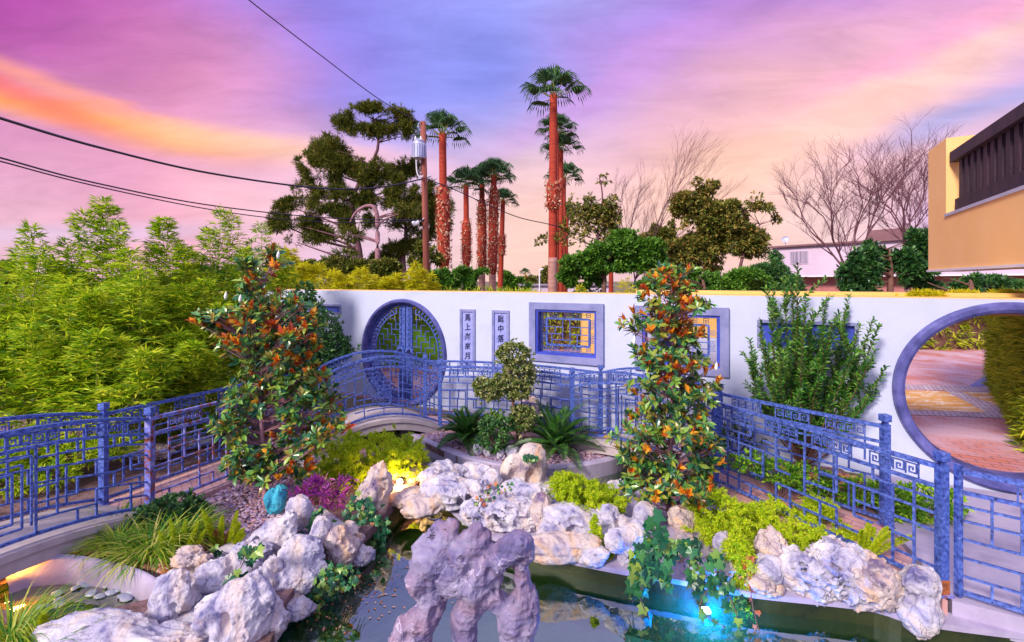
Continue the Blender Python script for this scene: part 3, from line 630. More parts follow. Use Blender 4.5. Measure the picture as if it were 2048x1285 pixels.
rp('front railing panel behind the cycads and cloud pruned tree',F3,F4,.05,15)
rp('rear railing panel below the two scroll plaques',Q3,Q4,.06,16)
rp('front arched railing panel just left of and behind the right magnolia',F4,F4b,.19,17,'spiral')
rp('rear arched railing panel under the second square window',Q4,Q4b,.19,18,'spiral')
rp('front railing panel sloping down behind the bright ferns on the right',F4b,F5,0,19)
rp('rear railing panel in front of the leafy laurel shrub',Q4b,Q5,0,20)
post('post with rusty streaks at the right end of the lower left bridge',F1,rust=True);post('rear post beside the bamboo at the lower left bridge',Q1)
post('front post hidden behind the left magnolia foliage',F2);post('rear post behind the left magnolia crown',Q2)
post('front post left of the left cycad',F3);post('rear post under the right side of the round metal gate',Q3)
post('front post right of the cloud pruned tree',F4);post('rear post just below the first square window',Q4)
post('front post behind the right magnolia trunk',F4b);post('rear post behind the right magnolia leaves',Q4b)
post('large mottled front post with rusty foot beside the garden gate',F5,rust=False,w=.066);post('rear post left of the big round opening',Q5,w=.07)
# garden gate leaf at the right edge
ga=(3.645,3.715);gb=(4.42,3.05)
t0=railing('blue mottled garden gate leaf standing at the right edge',ga,gb,0,31,None,4,1.05,None,'garden_gate');t0['category']='gate'
g=GB();g.box(ga[0]-.02,ga[0]+.02,ga[1]-.02,ga[1]+.02,.03,1.1);part('hinge_stile',g.geo(),M['metal'],t0)
# ---------- white wall ----------
ca,sa=.894,.448;WO=np.array([0,7.75/.894,0])
def Wf(s,z,d=0): return (WO[0]+ca*s-sa*d,WO[1]-sa*s-ca*d,z)
def WY(px): return 7.75/(ca+sa*(px-HX)/F)
def Ws(px): return (px-HX)/F*WY(px)/ca
def Wz(px,py): return CH-(py-HY)/F*WY(px)
def circ(cs,cz,r,n=72,a0=0,a1=360,inc=False): return [(cs+r*math.cos(R(a0+(a1-a0)*i/n)),cz+r*math.sin(R(a0+(a1-a0)*i/n))) for i in range(n+(1 if inc else 0))]
def rect(s0,s1,z0,z1): return [(s0,z0),(s1,z0),(s1,z1),(s0,z1)]
LG=(Ws(805),Wz(805,705));RG=(Ws(2025),Wz(2025,795));RL,RR=1.06,1.03
W1=(Ws(1060),Ws(1208),1.125,2.2);W2=(Ws(1270),Ws(1458),1.12,2.185);P3=(Ws(1514),Ws(1717),1.60,2.02)
P0=(Ws(683)-1.35,Ws(683),1.82,2.04);S1=(Ws(921),Ws(951),.85,Wz(936,619));S2=(Ws(985),Ws(1019),.85,Wz(1000,621))
def ins(r,e): return rect(r[0]+e,r[1]-e,r[2]+e,r[3]-e)
wall=thing('garden_wall','long white stucco garden wall pierced by round gates and square windows','wall',Wf(0,0))
zt=2.362
def arcpts(c,r,a0,a1,n): return circ(c[0],c[1],r,n,a0,a1,True)
# outline dips into the ground; round openings are holes, cut above ground
out=rect(-7.6,9.6,-.35,zt)
pl=plate(out,[circ(*LG,RL),circ(*RG,RR),ins(W1,.1),ins(W2,.1),ins(P3,.03),ins(P0,.03),ins(S1,.02),ins(S2,.02)],Wf,-.28,0)
part('wall_panel',pl.geo(),M['wall'],wall)
g=plate(rect(Ws(1250),9.6,zt-.25,2.425),[],Wf,-1.3,-.9);part('orange_beam',g.geo(),M['coping'],wall)
# back coping step
g=plate(rect(-7.6,9.6,zt-.02,zt+.012),[],Wf,-.9,-.281);part('coping',g.geo(),M['coping'],wall)
def ringtrim(name,label,c,r,w,prot,cat):
    n=96;V=[];prof=[(r+w,.0),(r+w-.01,prot*.7),(r+w*.75,prot),(r+w*.35,prot),(r+.012,prot*.6),(r,.0),(r-.012,-.10),(r-.012,-.30),(r+w,-.30)]
    m=len(prof)
    for i in range(n):
        a=2*math.pi*i/n
        for (rr,d) in prof:V.append(Wf(c[0]+rr*math.cos(a),c[1]+rr*math.sin(a),d+.003))
    q=[(i*m+j,((i+1)%n)*m+j,((i+1)%n)*m+(j+1)%m,i*m+(j+1)%m) for i in range(n) for j in range(m)]
    g=GB();g.add(V,[np.array(q)]);return g.geo()
rg=thing('moon_gate','large round open moon gate with dark slate ring at the right','moon gate',Wf(RG[0],0))
part('ring',ringtrim('','',RG,RR,.14,.07,''),M['ringm'],rg,smooth=False)
lg=thing('moon_gate','round moon gate closed by ornate blue metal double doors','moon gate',Wf(LG[0],0))
part('ring',ringtrim('','',LG,RL,.10,.06,''),M['ringm'],lg)
def wb(g,p,q,w,d,dd=-.12): g.bar(Wf(p[0],p[1],dd),Wf(q[0],q[1],dd),w,d,(-sa,-ca,0))
for sd_ in(-1,1):
    door=GB();door_o=None;r0=RL-.03
    a0,a1=(90,270) if sd_<0 else(-90,90)
    P=[(LG[0]+sd_*.012,LG[1]-r0)]+[] 
    pr=None
    for i in range(33):
        an=R(a0+(a1-a0)*i/32)
        p=(LG[0]+sd_*.02+r0*math.cos(an)*.985,LG[1]+r0*math.sin(an));
        if pr: wb(door,pr,p,.035,.045)
        pr=p
    wb(door,(LG[0]+sd_*.05,LG[1]-r0),(LG[0]+sd_*.05,LG[1]+r0),.07,.05)
    wb(door,(LG[0]+sd_*.155,LG[1]-r0+.02),(LG[0]+sd_*.155,LG[1]+r0-.02),.035,.04)
    do=part('door_leaf',door.geo(),M['metal'],lg)
    # inner arc band filled with studs and knots
    g=GB();ri=RL-.19;pr=None
    for i in range(33):
        an=R(a0+(a1-a0)*i/32);p=(LG[0]+ri*math.cos(an),LG[1]+ri*math.sin(an))
        if abs(p[0]-LG[0])<.18: pr=None;continue
        if pr: wb(g,pr,p,.022,.03)
        pr=p
        q=(LG[0]+(r0-.01)*math.cos(an),LG[1]+(r0-.01)*math.sin(an))
        wb(g,p,q,.016,.02)
        m_=(LG[0]+(ri+.08)*math.cos(an),LG[1]+(ri+.08)*math.sin(an));wb(g,(m_[0]-.03,m_[1]-.02),(m_[0]+.03,m_[1]+.02),.03,.026)
    # knots down the centre band
    wb(g,(LG[0]+sd_*.102,LG[1]-r0+.05),(LG[0]+sd_*.102,LG[1]+r0-.05),.03,.018)
    for k in range(19):
        z=LG[1]-r0+.08+k*(2*r0-.16)/18
        for s2 in(.075,.13): wb(g,(LG[0]+sd_*(s2-.02),z-.022),(LG[0]+sd_*(s2+.02),z+.022),.022,.055);wb(g,(LG[0]+sd_*(s2-.02),z+.03),(LG[0]+sd_*(s2+.02),z-.014),.016,.052)
    part('scroll_border',g.geo(),M['metal'],do)
    g=GB();r=random.Random(5);step=.118
    def inside(x,z): return (x-LG[0])**2+(z-LG[1])**2<(ri)**2 and (x-LG[0])*sd_>.16
    for i in range(0,8):
        for j in range(-9,9):
            x=LG[0]+sd_*(.17+i*step);z=LG[1]+j*step
            # basket-weave lattice: alternate 2-long horizontals and verticals
            if (i+j)%3!=0 and inside(x,z) and inside(x+sd_*step,z): wb(g,(x,z),(x+sd_*step,z),.013,.016)
            if (i+j)%3!=1 and inside(x,z) and inside(x,z+step): wb(g,(x,z),(x,z+step),.013,.020)
    part('lattice',g.geo(),M['metal'],do)
    g=GB();hx=LG[0]+sd_*.12;hz=LG[1]+.02
    n=18;ringP=[]
    for i in range(n):
        an=2*math.pi*i/n;rr=.125 if i%2 else .09;ringP.append((hx+rr*math.cos(an),hz+rr*math.sin(an)))
    ph=plate(ringP,[],Wf,-.11,-.065);part('lock_plate',ph.geo(),M['metal'],do)
    g=GB();c=Wf(hx,hz,-.04);g.tube([Wf(hx+.05*math.cos(R(a)),hz-.05+.05*math.sin(R(a)),-.04) for a in range(0,361,24)],.011,6);g.tube([Wf(hx,hz,-.07),Wf(hx,hz,-.02)],[.045,.03],10);part('pull_ring',g.geo(),M['ink'],do)
def window(label,r,seed):
    t0=thing('lattice_window',label,'window',Wf((r[0]+r[1])/2,r[2]),'square lattice windows in the white wall')
    o=(r[0],r[1],r[2],r[3])
    part('frame',plate(rect(*o),[ins(o,.125)],Wf,-.002,.05).geo(),M['trim'],t0)
    part('inner_frame',plate(ins(o,.122),[ins(o,.165)],Wf,-.24,.02).geo(),M['panelblue'],t0)
    g=GB();x0,x1,z0,z1=o[0]+.165,o[1]-.165,o[2]+.165,o[3]-.165;b=.13
    def fr(e,w,d):
        wb(g,(x0+e,z0+e),(x1-e,z0+e),w,d);wb(g,(x0+e,z1-e),(x1-e,z1-e),w,d);wb(g,(x0+e,z0+e),(x0+e,z1-e),w,d+.003);wb(g,(x1-e,z0+e),(x1-e,z1-e),w,d+.003)
    fr(.006,.014,.03);fr(b,.034,.04)
    part('grille_frame',g.geo(),M['metal'],t0)
    g=GB();kw=.085;n=int((x1-x0-2*b)/kw)
    def fn(g_,a,c,w,d): wb(g_,a,c,.007,d)
    for z in(z0+.022,z1-b+.022):
        for k in range(int((x1-x0-.08)/kw)):
            if k%5==4:continue
            key(g,fn,x0+.04+k*kw,z,kw,.085)
    for x in(x0+.025,x1-b+.025):
        zz=z0+b+.05
        for k in range(int((z1-z0-2*b-.06)/kw)):
            if k%3==2:continue
            key(g,fn,x,zz+k*kw,.08,kw)
    part('meander_border',g.geo(),M['metal'],t0)
    g=GB();X0,X1,Z0,Z1=x0+b,x1-b,z0+b,z1-b;w_=X1-X0;h_=Z1-Z0
    for (a,c,d_,e) in [(.0,.68,.38,.68),(.38,.2,.38,1),(.0,.42,.38,.42),(.2,.42,.2,.68),(.12,.0,.12,.42),(.12,.2,.62,.2),(.55,0,.55,1),(.55,.7,1,.7),(.8,.42,.8,.7),(.55,.42,1,.42),(.72,0,.72,.42),(.72,.2,1,.2)]:
        wb(g,(X0+a*w_,Z0+c*h_),(X0+d_*w_,Z0+e*h_),.014,.018 if a==d_ else .022)
    part('lattice',g.geo(),M['metal'],t0)
window('square lattice window to the right of the two scroll plaques',W1,1)
window('square lattice window partly covered by the right magnolia',W2,2)
def panel(label,r):
    t0=thing('wall_panel_niche',label,'wall panel',Wf((r[0]+r[1])/2,r[2]),'blue recessed panels in the white wall')
    part('frame',plate(rect(*r),[ins(r,.045)],Wf,-.002,.015).geo(),M['trim'],t0);part('tile',plate(ins(r,.04),[],Wf,-.10,-.05).geo(),M['panelblue'],t0)
panel('blue horizontal panel behind the laurel shrub',P3);panel('blue panel end peeking out by the dark conical tree',P0)
def scroll(label,r,txt):
    t0=thing('scroll_plaque',label,'plaque',Wf((r[0]+r[1])/2,r[2]),'carved scroll plaques on the white wall')
    part('frame',plate(rect(*r),[ins(r,.05)],Wf,-.002,.03).geo(),M['trim'],t0)
    part('tablet',plate(ins(r,.048),[],Wf,-.05,.006).geo(),noisyT,t0)
    cx=(r[0]+r[1])/2;z=r[3]-.10;hgt=.155
    for ch in txt:
        c=bpy.data.curves.new('t','FONT');c.body=ch;c.size=.15;c.extrude=.003;c.offset=.0018;c.align_x='CENTER';c.align_y='CENTER'
        o=bpy.data.objects.new('t',c);C.objects.link(o);bpy.context.view_layer.update()
        me=bpy.data.meshes.new_from_object(o.evaluated_get(bpy.context.evaluated_depsgraph_get()));bpy.data.objects.remove(o)
        r_=random.Random(ord(ch));sh=r_.uniform(.05,.18)
        V=[Wf(cx+v.co.x*.92,z-.07+v.co.y+v.co.x*sh,.012+v.co.z) for v in me.vertices]
        for v,p in zip(me.vertices,V): v.co=Vector(p)-t0.location
        oo=bpy.data.objects.new('character',me);oo.parent=t0;C.objects.link(oo);me.materials.clear();me.materials.append(M['ink'])
        z-=hgt*1.24
noisyT=noisy('carved_tablet',[(.20,.22,.55),(.30,.32,.68),(.36,.36,.72)],14,.6,.3,60,.003)
scroll('narrow scroll plaque with dark brush characters nearest the metal doors',S1,'馬上海來月正')
scroll('narrow scroll plaque with brush characters above the cloud pruned tree',S2,'庭中落下')
# ---------- rocks ----------
ROCKG='weathered pale rocks cemented along the pond edge'
_sd=[100]
def rock(label,x0,y0,x1,y1,zb=-.12,mat='rockA',tilt=0,holes=3,crag=.16,res=34,lump=5,dy=.75,group=ROCKG,name='rock',up=1.0,yoff=0,seed=None):
    _sd[0]+=1;sd=seed or _sd[0]
    Yb=(CH-zb)*F/(y1-HY)+yoff;hx=(x1-x0)/2*Yb/F;hz=(y1-y0)/2*Yb/F
    dep=math.atan2((y0+y1)/2-HY,F);hyy=dy*(hx+hz)/2;hz2=max(hz*.5,(hz-hyy*math.sin(dep)*.55)*up)/1.0
    c=A((x0+x1)/2,(y0+y1)/2,Yb+hyy*.7);k=(Yb+hyy*.7)/Yb
    g=rock_geo(c,hx*k*1.14,hyy*1.15,hz2*k*1.2,sd,tilt,holes,crag*1.25,int(res*1.6),lump)
    return tag(part(name,g,M[mat],smooth=True,loc=(c.x,c.y,c.z-hz2)),label,'rock',group)
def rocks():
    rk=rock
    rk('tall leaning pale slab left of the glowing spot lamp',722,936,792,1040,tilt=-.35,mat='rockB',holes=1)
    rk('pinkish bowl shaped rock right under the glowing spot lamp',776,972,858,1022,mat='rockB',holes=0,crag=.08,dy=1.1)
    rk('pinkish upright rock just behind the glowing spot lamp',782,936,850,978,zb=-.1,mat='rockB',holes=0,yoff=.1)
    rk('low pale rock between the spot lamp and the fern mound edge',840,934,900,990,holes=2)
    rk('small lumpy rock at the back of the stone spit near the channel',868,918,926,962,holes=3)
    rk('squarish pale block on the back edge of the stone spit',905,924,966,958,holes=0,crag=.1)
    rk('small grey tipped rock beside the curved planter kerb',952,926,985,962,holes=1)
    rk('big bright white rock with small holes in the centre of the spit',858,946,968,1024,holes=5,lump=6,res=46)
    rk('smooth rock sloping down from the lamp towards the pond wall',800,985,900,1035,holes=1,mat='rockB',crag=.1)
    rk('arched finger rock curling over left of the two peaked rock',956,936,1002,1000,tilt=.5,holes=1,crag=.08)
    rk('craggy broken rock at the middle of the pond edge',958,985,1068,1062,crag=.30,holes=4,lump=7,res=46)
    rk('smooth pale mound below the two peaked rock',1010,965,1100,1030,holes=0,crag=.07)
    rk('angular upright block right of the craggy broken rock',1060,990,1104,1064,tilt=.3,holes=0,mat='rockB')
    rk('small dark veined rock low on the coping edge',925,1005,985,1052,holes=2)
    rk('long pale boulder in front of the lime fern clump',1092,1012,1230,1088,holes=2,lump=6,res=46,crag=.12)
    rk('flat pale slab lying on the coping left of the hanging moss',1058,1066,1188,1122,crag=.12,holes=3,lump=6,mat='rockB',dy=.5,res=44)
    rk('small round rock touching the coping beside the flat slab',1160,1092,1218,1134,holes=0,crag=.08)
    rk('pale rock with one dark round hole above the water',1214,1052,1290,1138,holes=1,crag=.08,res=44)
    rk('rounded rock tucked under the lime fern clump',1196,1012,1262,1078,holes=1,crag=.1)
    rk('smooth square shouldered boulder left of the right magnolia trunk',1258,1008,1322,1076,holes=0,crag=.04,lump=4,res=40)
    rk('orange tipped rock right of the right magnolia trunk',1346,1008,1402,1062,holes=2,mat='rockB')
    rk('pale rock half wrapped in ivy under the magnolia',1340,1060,1392,1120,holes=1,mat='rockB')
    rk('narrow leaning rock between ivy and hanging fern',1424,1056,1470,1140,tilt=.2,holes=1,crag=.1)
    rk('little triangular rock low behind the ivy leaves',1372,1114,1424,1166,holes=1)
    rk('crumbly pale rock low beside the hanging fern',1420,1112,1468,1168,holes=1,mat='rockB',crag=.2)
    rk('knobbly skull sized rock perched on top of the edge stones',1518,1056,1572,1124,zb=.05,holes=5,crag=.14,mat='rockB',res=44,dy=.9)
    rk('pale rock supporting the knobbly perched stone',1508,1108,1574,1170,zb=-.05,holes=1,crag=.1)
    rk('small rock with an orange hollow at the waterline wall',1500,1142,1560,1192,holes=2,mat='rockB')
    rk('large smooth white boulder with three dark eye holes',1558,1086,1660,1196,holes=5,crag=.12,res=56,lump=6)
    rk('wrinkled folded boulder in the middle of the right rock group',1625,1092,1718,1204,tilt=-.5,holes=4,crag=.24,res=56,lump=6)
    rk('brown topped wrinkled boulder sloping to the right',1690,1102,1796,1220,tilt=-.7,holes=3,crag=.24,mat='rockB',res=56,lump=6)
    rk('last pale rock at the right end of the pond edge',1776,1122,1856,1244,tilt=-.25,holes=2,crag=.1,res=46)
    # left bank
    rk('long pointed rock finger aiming up at the blue stone',488,1040,600,1122,tilt=.55,holes=1,crag=.12,res=46,lump=6)
    rk('pale tapering tip of the rock finger beside the purple plant',560,994,624,1062,zb=.02,tilt=.75,holes=0,crag=.06)
    rk('big rounded white boulder above the water left of the ivy',535,1082,636,1186,holes=3,crag=.1,res=52,lump=6)
    rk('rust edged ledge rock under the big rounded boulder',538,1160,628,1212,zb=-.2,holes=0,mat='rockB',crag=.22,dy=.7)
    rk('upright pale block among the ivy by the pond',612,1030,662,1128,holes=1,crag=.08)
    rk('pinkish split rock right of the upright ivy block',650,1056,706,1128,holes=2,mat='rockB',crag=.14)
    rk('small pink rock under the variegated ivy',676,1042,728,1092,holes=1,mat='rockB')
    rk('pale broad boulder under the foxtail ferns',402,1094,504,1190,holes=3,crag=.14,res=50,lump=6)
    rk('small brown crusted rock beside the foxtail ferns',358,1094,420,1140,zb=0,holes=2,mat='rockB',crag=.2)
    rk('tall smooth white boulder at the bottom left of the pond',392,1150,520,1330,zb=-.2,holes=3,crag=.08,res=60,lump=6)
    rk('pale wedge rock rising behind the driftwood shaped rock',310,1136,402,1250,zb=-.1,tilt=.5,holes=1,crag=.1,res=50)
    rk('long driftwood shaped rock with violet hollow at bottom left',112,1234,372,1358,zb=-.15,holes=0,crag=.16,res=74,lump=9,seed=907,dy=.6)
    rk('pale rock with a dark hollow beside the trailing ivy',462,1168,548,1262,zb=-.2,holes=3,crag=.1,mat='rockA')
    rk('smooth slab rock at the bottom edge below the driftwood rock',300,1238,420,1330,zb=-.2,holes=0,crag=.06,res=44)
    rk('white hollowed rock filling the bank left of the rust edged ledge',500,1120,566,1196,zb=-.12,holes=2,crag=.14)
    rk('squat lavender rock at the water left of the ivy litter',500,1200,576,1290,zb=-.2,holes=2,crag=.16)
    rk('small pointed lavender rock beside the big white boulder',470,1088,530,1140,zb=-.05,holes=1,crag=.2)
    rk('low pale rock between the rust ledge and the tall white boulder',560,1195,620,1240,zb=-.22,holes=1,crag=.2)
    rk('pale rock in the ivy at the corner of the left bank',690,1090,740,1130,zb=-.2,holes=1,crag=.2)
    # further stones
    g='loose stones lying in the planting beds'
    rk('round grey stone half hidden under the left magnolia',566,908,618,944,zb=0,holes=0,crag=.06,group=g)
    rk('dark boulder behind the lower left bridge',262,884,352,930,zb=-.03,mat='rockB',group=g)
    rk('pale boulder beyond the left railing by the bamboo',340,872,410,905,zb=-.03,group=g)
    rk('white standing rock behind the cloud pruned tree',1034,786,1078,846,zb=-.03,mat='rockB',group=g,yoff=-.5)
    rk('first pale block on the kerb left of the two peaked rock',944,884,972,914,zb=-.1,holes=0,crag=.04,group=g)
    rk('second pale block on the kerb behind the two peaked rock',968,890,998,918,zb=-.1,holes=0,crag=.04,group=g)
    rk('smallest pale kerb stone left of the two peaked rock',994,900,1012,920,zb=-.1,holes=0,crag=.04,group=g)
    rk('grey pointed stone under the left fern of the far planter',1010,892,1040,922,zb=-.1,holes=0,crag=.05,group=g)
    rk('blue tinted crystal stone by the right magnolia',1212,960,1250,1000,zb=-.1,mat='rockA',holes=0,group=g)
    o=rk('bright turquoise stone between the magnolia trunk and purple plant',534,970,566,1030,zb=-.03,holes=0,crag=.08,mat='rockD',group=g)
    # two peaked rock: two lobes with notch
    c=A(1052,942,6.05);k=6.05/F
    def f(P):
        Q=(P-np.array(c));x=Q[...,0]/k;z=Q[...,2]/k;y=Q[...,1]/k
        q=np.stack([x,y,z],-1);w=fbm(q*.02+3,3,2)*7
        d=np.linalg.norm((q-np.array([-30,0,-8]))/np.array([22,20,42]),axis=-1)-1
        d2=np.linalg.norm((q-np.array([12,0,5]))/np.array([30,22,44]),axis=-1)-1
        d3=np.linalg.norm((q-np.array([5,0,-38]))/np.array([55,32,28]),axis=-1)-1
        e=smin(smin(d,d2,.06),d3,.3)*24
        for h,rr in(((-24,-24,-4),13),((10,-26,-6),15)):
            e=-smin(-e,np.linalg.norm((q-np.array(h))*np.array([1,.7,.6]),axis=-1)-rr,4)
        return e+w-4*fbm(q*.05,3,1,True)
    g_=surfnets(f,np.array(c)-np.array([70,45,72])*k,np.array(c)+np.array([70,45,60])*k,2.6*k)
    tag(part('rock',g_,M['rockB'],smooth=True,loc=tuple(c-Vector((0,0,.3)))),'warm pink rock with two rounded peaks and green moss in its hollow','rock',ROCKG)
    # scholar rock in the pond, from pixel skeleton at a depth of about 2.9 m
    Y0=2.9;k=Y0/F
    caps=[((905,1052,0),(862,1120,0),14,46),((862,1120,0),(840,1160,0),44,40),((882,1062,8),(845,1110,6),20,30),
     ((840,1150,0),(868,1210,5),36,26),((868,1200,5),(848,1255,0),28,30),((848,1240,0),(812,1275,-4),34,30),((815,1260,-5),(800,1330,0),34,40),((835,1250,0),(840,1340,6),34,36),
     ((952,1062,-6),(925,1110,-4),16,40),((925,1105,0),(900,1160,0),44,40),((965,1085,0),(945,1130,0),24,34),((900,1150,0),(955,1170,-5),40,40),
     ((1035,1082,-10),(990,1112,-8),30,32),((1050,1080,-10),(1052,1108,-12),16,15),((990,1115,-6),(950,1150,-4),34,38),((1040,1105,-8),(1046,1160,0),15,13),
     ((955,1170,0),(965,1190,0),36,28),((955,1185,0),(930,1240,6),34,30),((928,1235,6),(925,1330,10),30,26),
     ((975,1175,0),(1005,1210,0),24,20),((1005,1205,0),(1030,1240,0),18,36),((1046,1150,0),(1050,1200,0),15,30),((1045,1195,0),(1050,1240,0),34,38),((1030,1235,0),(1035,1330,4),44,42),((985,1150,0),(1015,1190,2),18,12)]
    def W3(p,dy=0): return np.array(A(p[0],p[1],Y0))+np.array([0,p[2]*k,0])
    CP=[(W3(a),W3(b),ra*k,rb*k) for a,b,ra,rb in caps]
    hl=[((1018,1176,0),13,1.3),((940,1128,-40),9,1),((980,1130,-40),9,1.4),((890,1245,-44),0,1),((930,1255,-40),8,1.8),((925,1220,-42),0,1),((1045,1245,-46),10,1.4),((1015,1250,-48),8,1),((858,1195,-34),8,1),((872,1215,-26),9,1.4),((820,1255,-38),8,1.2),((905,1300,-40),9,1.5),((955,1105,-36),7,1)]
    def f(P):
        q=P/k*.01;wv=np.stack([fbm(q*1.4+i*9,3,i) for i in range(3)],-1)*8*k;Pw=P+wv
        d=None
        for a,b,ra,rb in CP:
            e=capsule(Pw,a,b,ra*.70,rb*.66);d=e if d is None else smin(d,e,6*k)
        # flatten front to back a little
        d=d-fbm(q*3.4,4,3,True)*7*k-fbm(q*9,3,1,True)*2.4*k-np.abs(fbm(q*1.6+4,2,2))*6*k
        for h,r_,el in hl:
            if r_:
                r_=r_*1.25
                hp=W3(h);Q=(P-hp)/k
                if h[2]==0: e=np.sqrt(Q[...,0]**2+(Q[...,2]/el)**2)-r_
                else: e=np.sqrt(Q[...,0]**2+(Q[...,2]/el)**2+(Q[...,1]*.6)**2)-r_
                d=-smin(-d,e*k,6*k)
        for h in [(915,1262,0)]: pass
        return d
    lo=np.array(A(765,1345,Y0))-np.array([0,62*k,0]);hi=np.array(A(1100,1030,Y0))+np.array([0,66*k,0])
    g_=surfnets(f,lo,hi,2.1*k)
    c0=((lo+hi)/2);base=thing('scholar_rock','tall violet scholar rock with holes standing in the pond foreground','rock',(c0[0],c0[1],-.45))
    part('upper_stone',g_,M['rockC'],base,smooth=True)
    g2=rock_geo((c0[0],c0[1]+.02,-.38),.62,.42,.30,55,0,2,.14,44,6);part('foot',g2,M['rockC'],base,smooth=True)
rocks()
# curved concrete rim of the shallow pool at lower left
def rim():
    inner=[(18,1172),(60,1158),(130,1152),(200,1158),(255,1172),(300,1198),(312,1222)]
    outer=[(-20,1128),(60,1106),(150,1108),(235,1124),(300,1146),(345,1180),(360,1215)]
    I=sp2(px2(inner,-.12),4);O=sp2(px2(outer,.02),4);n=min(len(I),len(O));V=[]
    for a,b in zip(I[:n],O[:n]):
        a=np.array(a);b=np.array(b);m=(a+b)/2
        V+=[(*a,-.7),(*a,-.13),(*(a*.8+b*.2),-.045),(*m,-.01),(*(a*.15+b*.85),.02),(*b,.0),(*b,-.3)]
    m=7;q=[(i*m+j,i*m+j+1,(i+1)*m+j+1,(i+1)*m+j) for i in range(n-1) for j in range(m-1)]
    tag(part('pool_rim',(np.array(V),[np.array(q)]),M['concrete'],smooth=True),'wide curved concrete rim around the shallow pebble pool','rim')
    # kerb of the far planter
    K=spline([G(a,b,-.1) for a,b in [(800,862),(850,885),(900,908),(960,927),(1050,939),(1150,936),(1225,922),(1268,902)]],6)
    V=[];C_=Vector((.2,7.7,0))
    for p in K:
        d=(C_-Vector((p.x,p.y,0))).normalized();w=.13
        V+=[(p.x,p.y,-.6),(p.x,p.y,-.09),(p.x+d.x*.02,p.y+d.y*.02,-.065),(p.x+d.x*(w-.02),p.y+d.y*(w-.02),-.065),(p.x+d.x*w,p.y+d.y*w,-.09),(p.x+d.x*w,p.y+d.y*w,-.2)]
    m=6;n=len(K);q=[(i*m+j,(i+1)*m+j,(i+1)*m+j+1,i*m+j+1) for i in range(n-1) for j in range(m-1)]
    tag(part('planter_kerb',(np.array(V),[np.array(q)]),M['concrete'],smooth=False),'curved lavender concrete kerb of the far planter','kerb')
rim()
# ---------- pebbles ----------
_ph=(1+5**.5)/2;_iv=unit(np.array([(-1,_ph,0),(1,_ph,0),(-1,-_ph,0),(1,-_ph,0),(0,-1,_ph),(0,1,_ph),(0,-1,-_ph),(0,1,-_ph),(_ph,0,-1),(_ph,0,1),(-_ph,0,-1),(-_ph,0,1)]))
_if=np.array([(0,11,5),(0,5,1),(0,1,7),(0,7,10),(0,10,11),(1,5,9),(5,11,4),(11,10,2),(10,7,6),(7,1,8),(3,9,4),(3,4,2),(3,2,6),(3,6,8),(3,8,9),(4,9,5),(2,4,11),(6,2,10),(8,6,7),(9,8,1)])
def inpoly(P,poly):
    x,y=P[:,0],P[:,1];c=np.zeros(len(P),bool);n=len(poly)
    for i in range(n):
        x1,y1=poly[i];x2,y2=poly[i-1];t=((y1>y)!=(y2>y))&(x<(x2-x1)*(y-y1)/(y2-y1+1e-12)+x1);c^=t
    return c
def scatter(poly,n,seed):
    r=rs(seed);p=np.array(poly);lo,hi=p.min(0),p.max(0);out=np.zeros((0,2))
    while len(out)<n:
        q=lo+(hi-lo)*r.rand(n*2,2);out=np.vstack([out,q[inpoly(q,poly)]])
    return out[:n]
def pebbles(name,label,poly,z,n,size,mat,seed):
    r=rs(seed);p=scatter(poly,n,seed);s=size*(.6+.8*r.rand(n,1));S=np.hstack([s*(1+.5*r.rand(n,1)),s,s*.45])
    a=r.rand(n)*6.28;v=_iv[None]*(1+.25*(r.rand(n,12,1)-.5))*S[:,None];x=v[...,0]*np.cos(a)[:,None]-v[...,1]*np.sin(a)[:,None];y=v[...,0]*np.sin(a)[:,None]+v[...,1]*np.cos(a)[:,None]
    V=np.stack([x+p[:,0,None],y+p[:,1,None],v[...,2]+z+.4*size*r.rand(n,1)],-1);Fc=(_if[None]+(np.arange(n)*12)[:,None,None]).reshape(-1,3)
    o=part(name,(V.reshape(-1,3),[Fc]),M[mat],smooth=True);tag(o,label,'gravel',None,'stuff')
pebbles('pebble_mulch','lavender pebbles covering the bed under the left magnolia',px2([(430,990),(470,960),(640,900),(690,930),(600,1000),(560,1040),(470,1090),(400,1060),(380,1020)],-.05),-.05,3300,.020,'gravel',1)
pebbles('pebble_mulch','lavender pebbles filling the far planter around the cycads',[(a*.985+.0,b+.03) for a,b in L3],-.09,4800,.020,'gravel',2)
pebbles('bark_mulch','orange lit gravel under the grass at the lower left bridge',px2([(60,1095),(215,1052),(300,1035),(420,1060),(400,1120),(330,1150),(230,1115),(120,1105)],-.05),-.05,1800,.02,'mulch',3)
pebbles('pebble_mulch','brown chips under the low hedge by the white wall',px2([(1430,920),(1560,940),(1760,1005),(1890,1035),(1880,1010),(1700,950)],-.02),-.02,900,.02,'mulch',4)
r_=rs(12);n=170;p=np.concatenate([px2([(float(a),float(b))],-.296) for a,b in zip(r_.normal(690,70,n),r_.normal(1175,50,n))]);p=p[(p[:,1]>3)]
D_=np.stack([r_.normal(size=len(p)),r_.normal(size=len(p)),0*p[:,0]],-1);P_=np.hstack([p,np.full((len(p),1),-.295)])
tag(part('floating_litter',leaves(P_,D_,np.tile([0,0,1.],(len(p),1)),.02+.02*r_.rand(len(p)),.014,T_OV),M['mulch']),'tiny fallen leaves floating on the dark water beside the left bank','leaf litter',None,'stuff')
rr=random.Random(4)
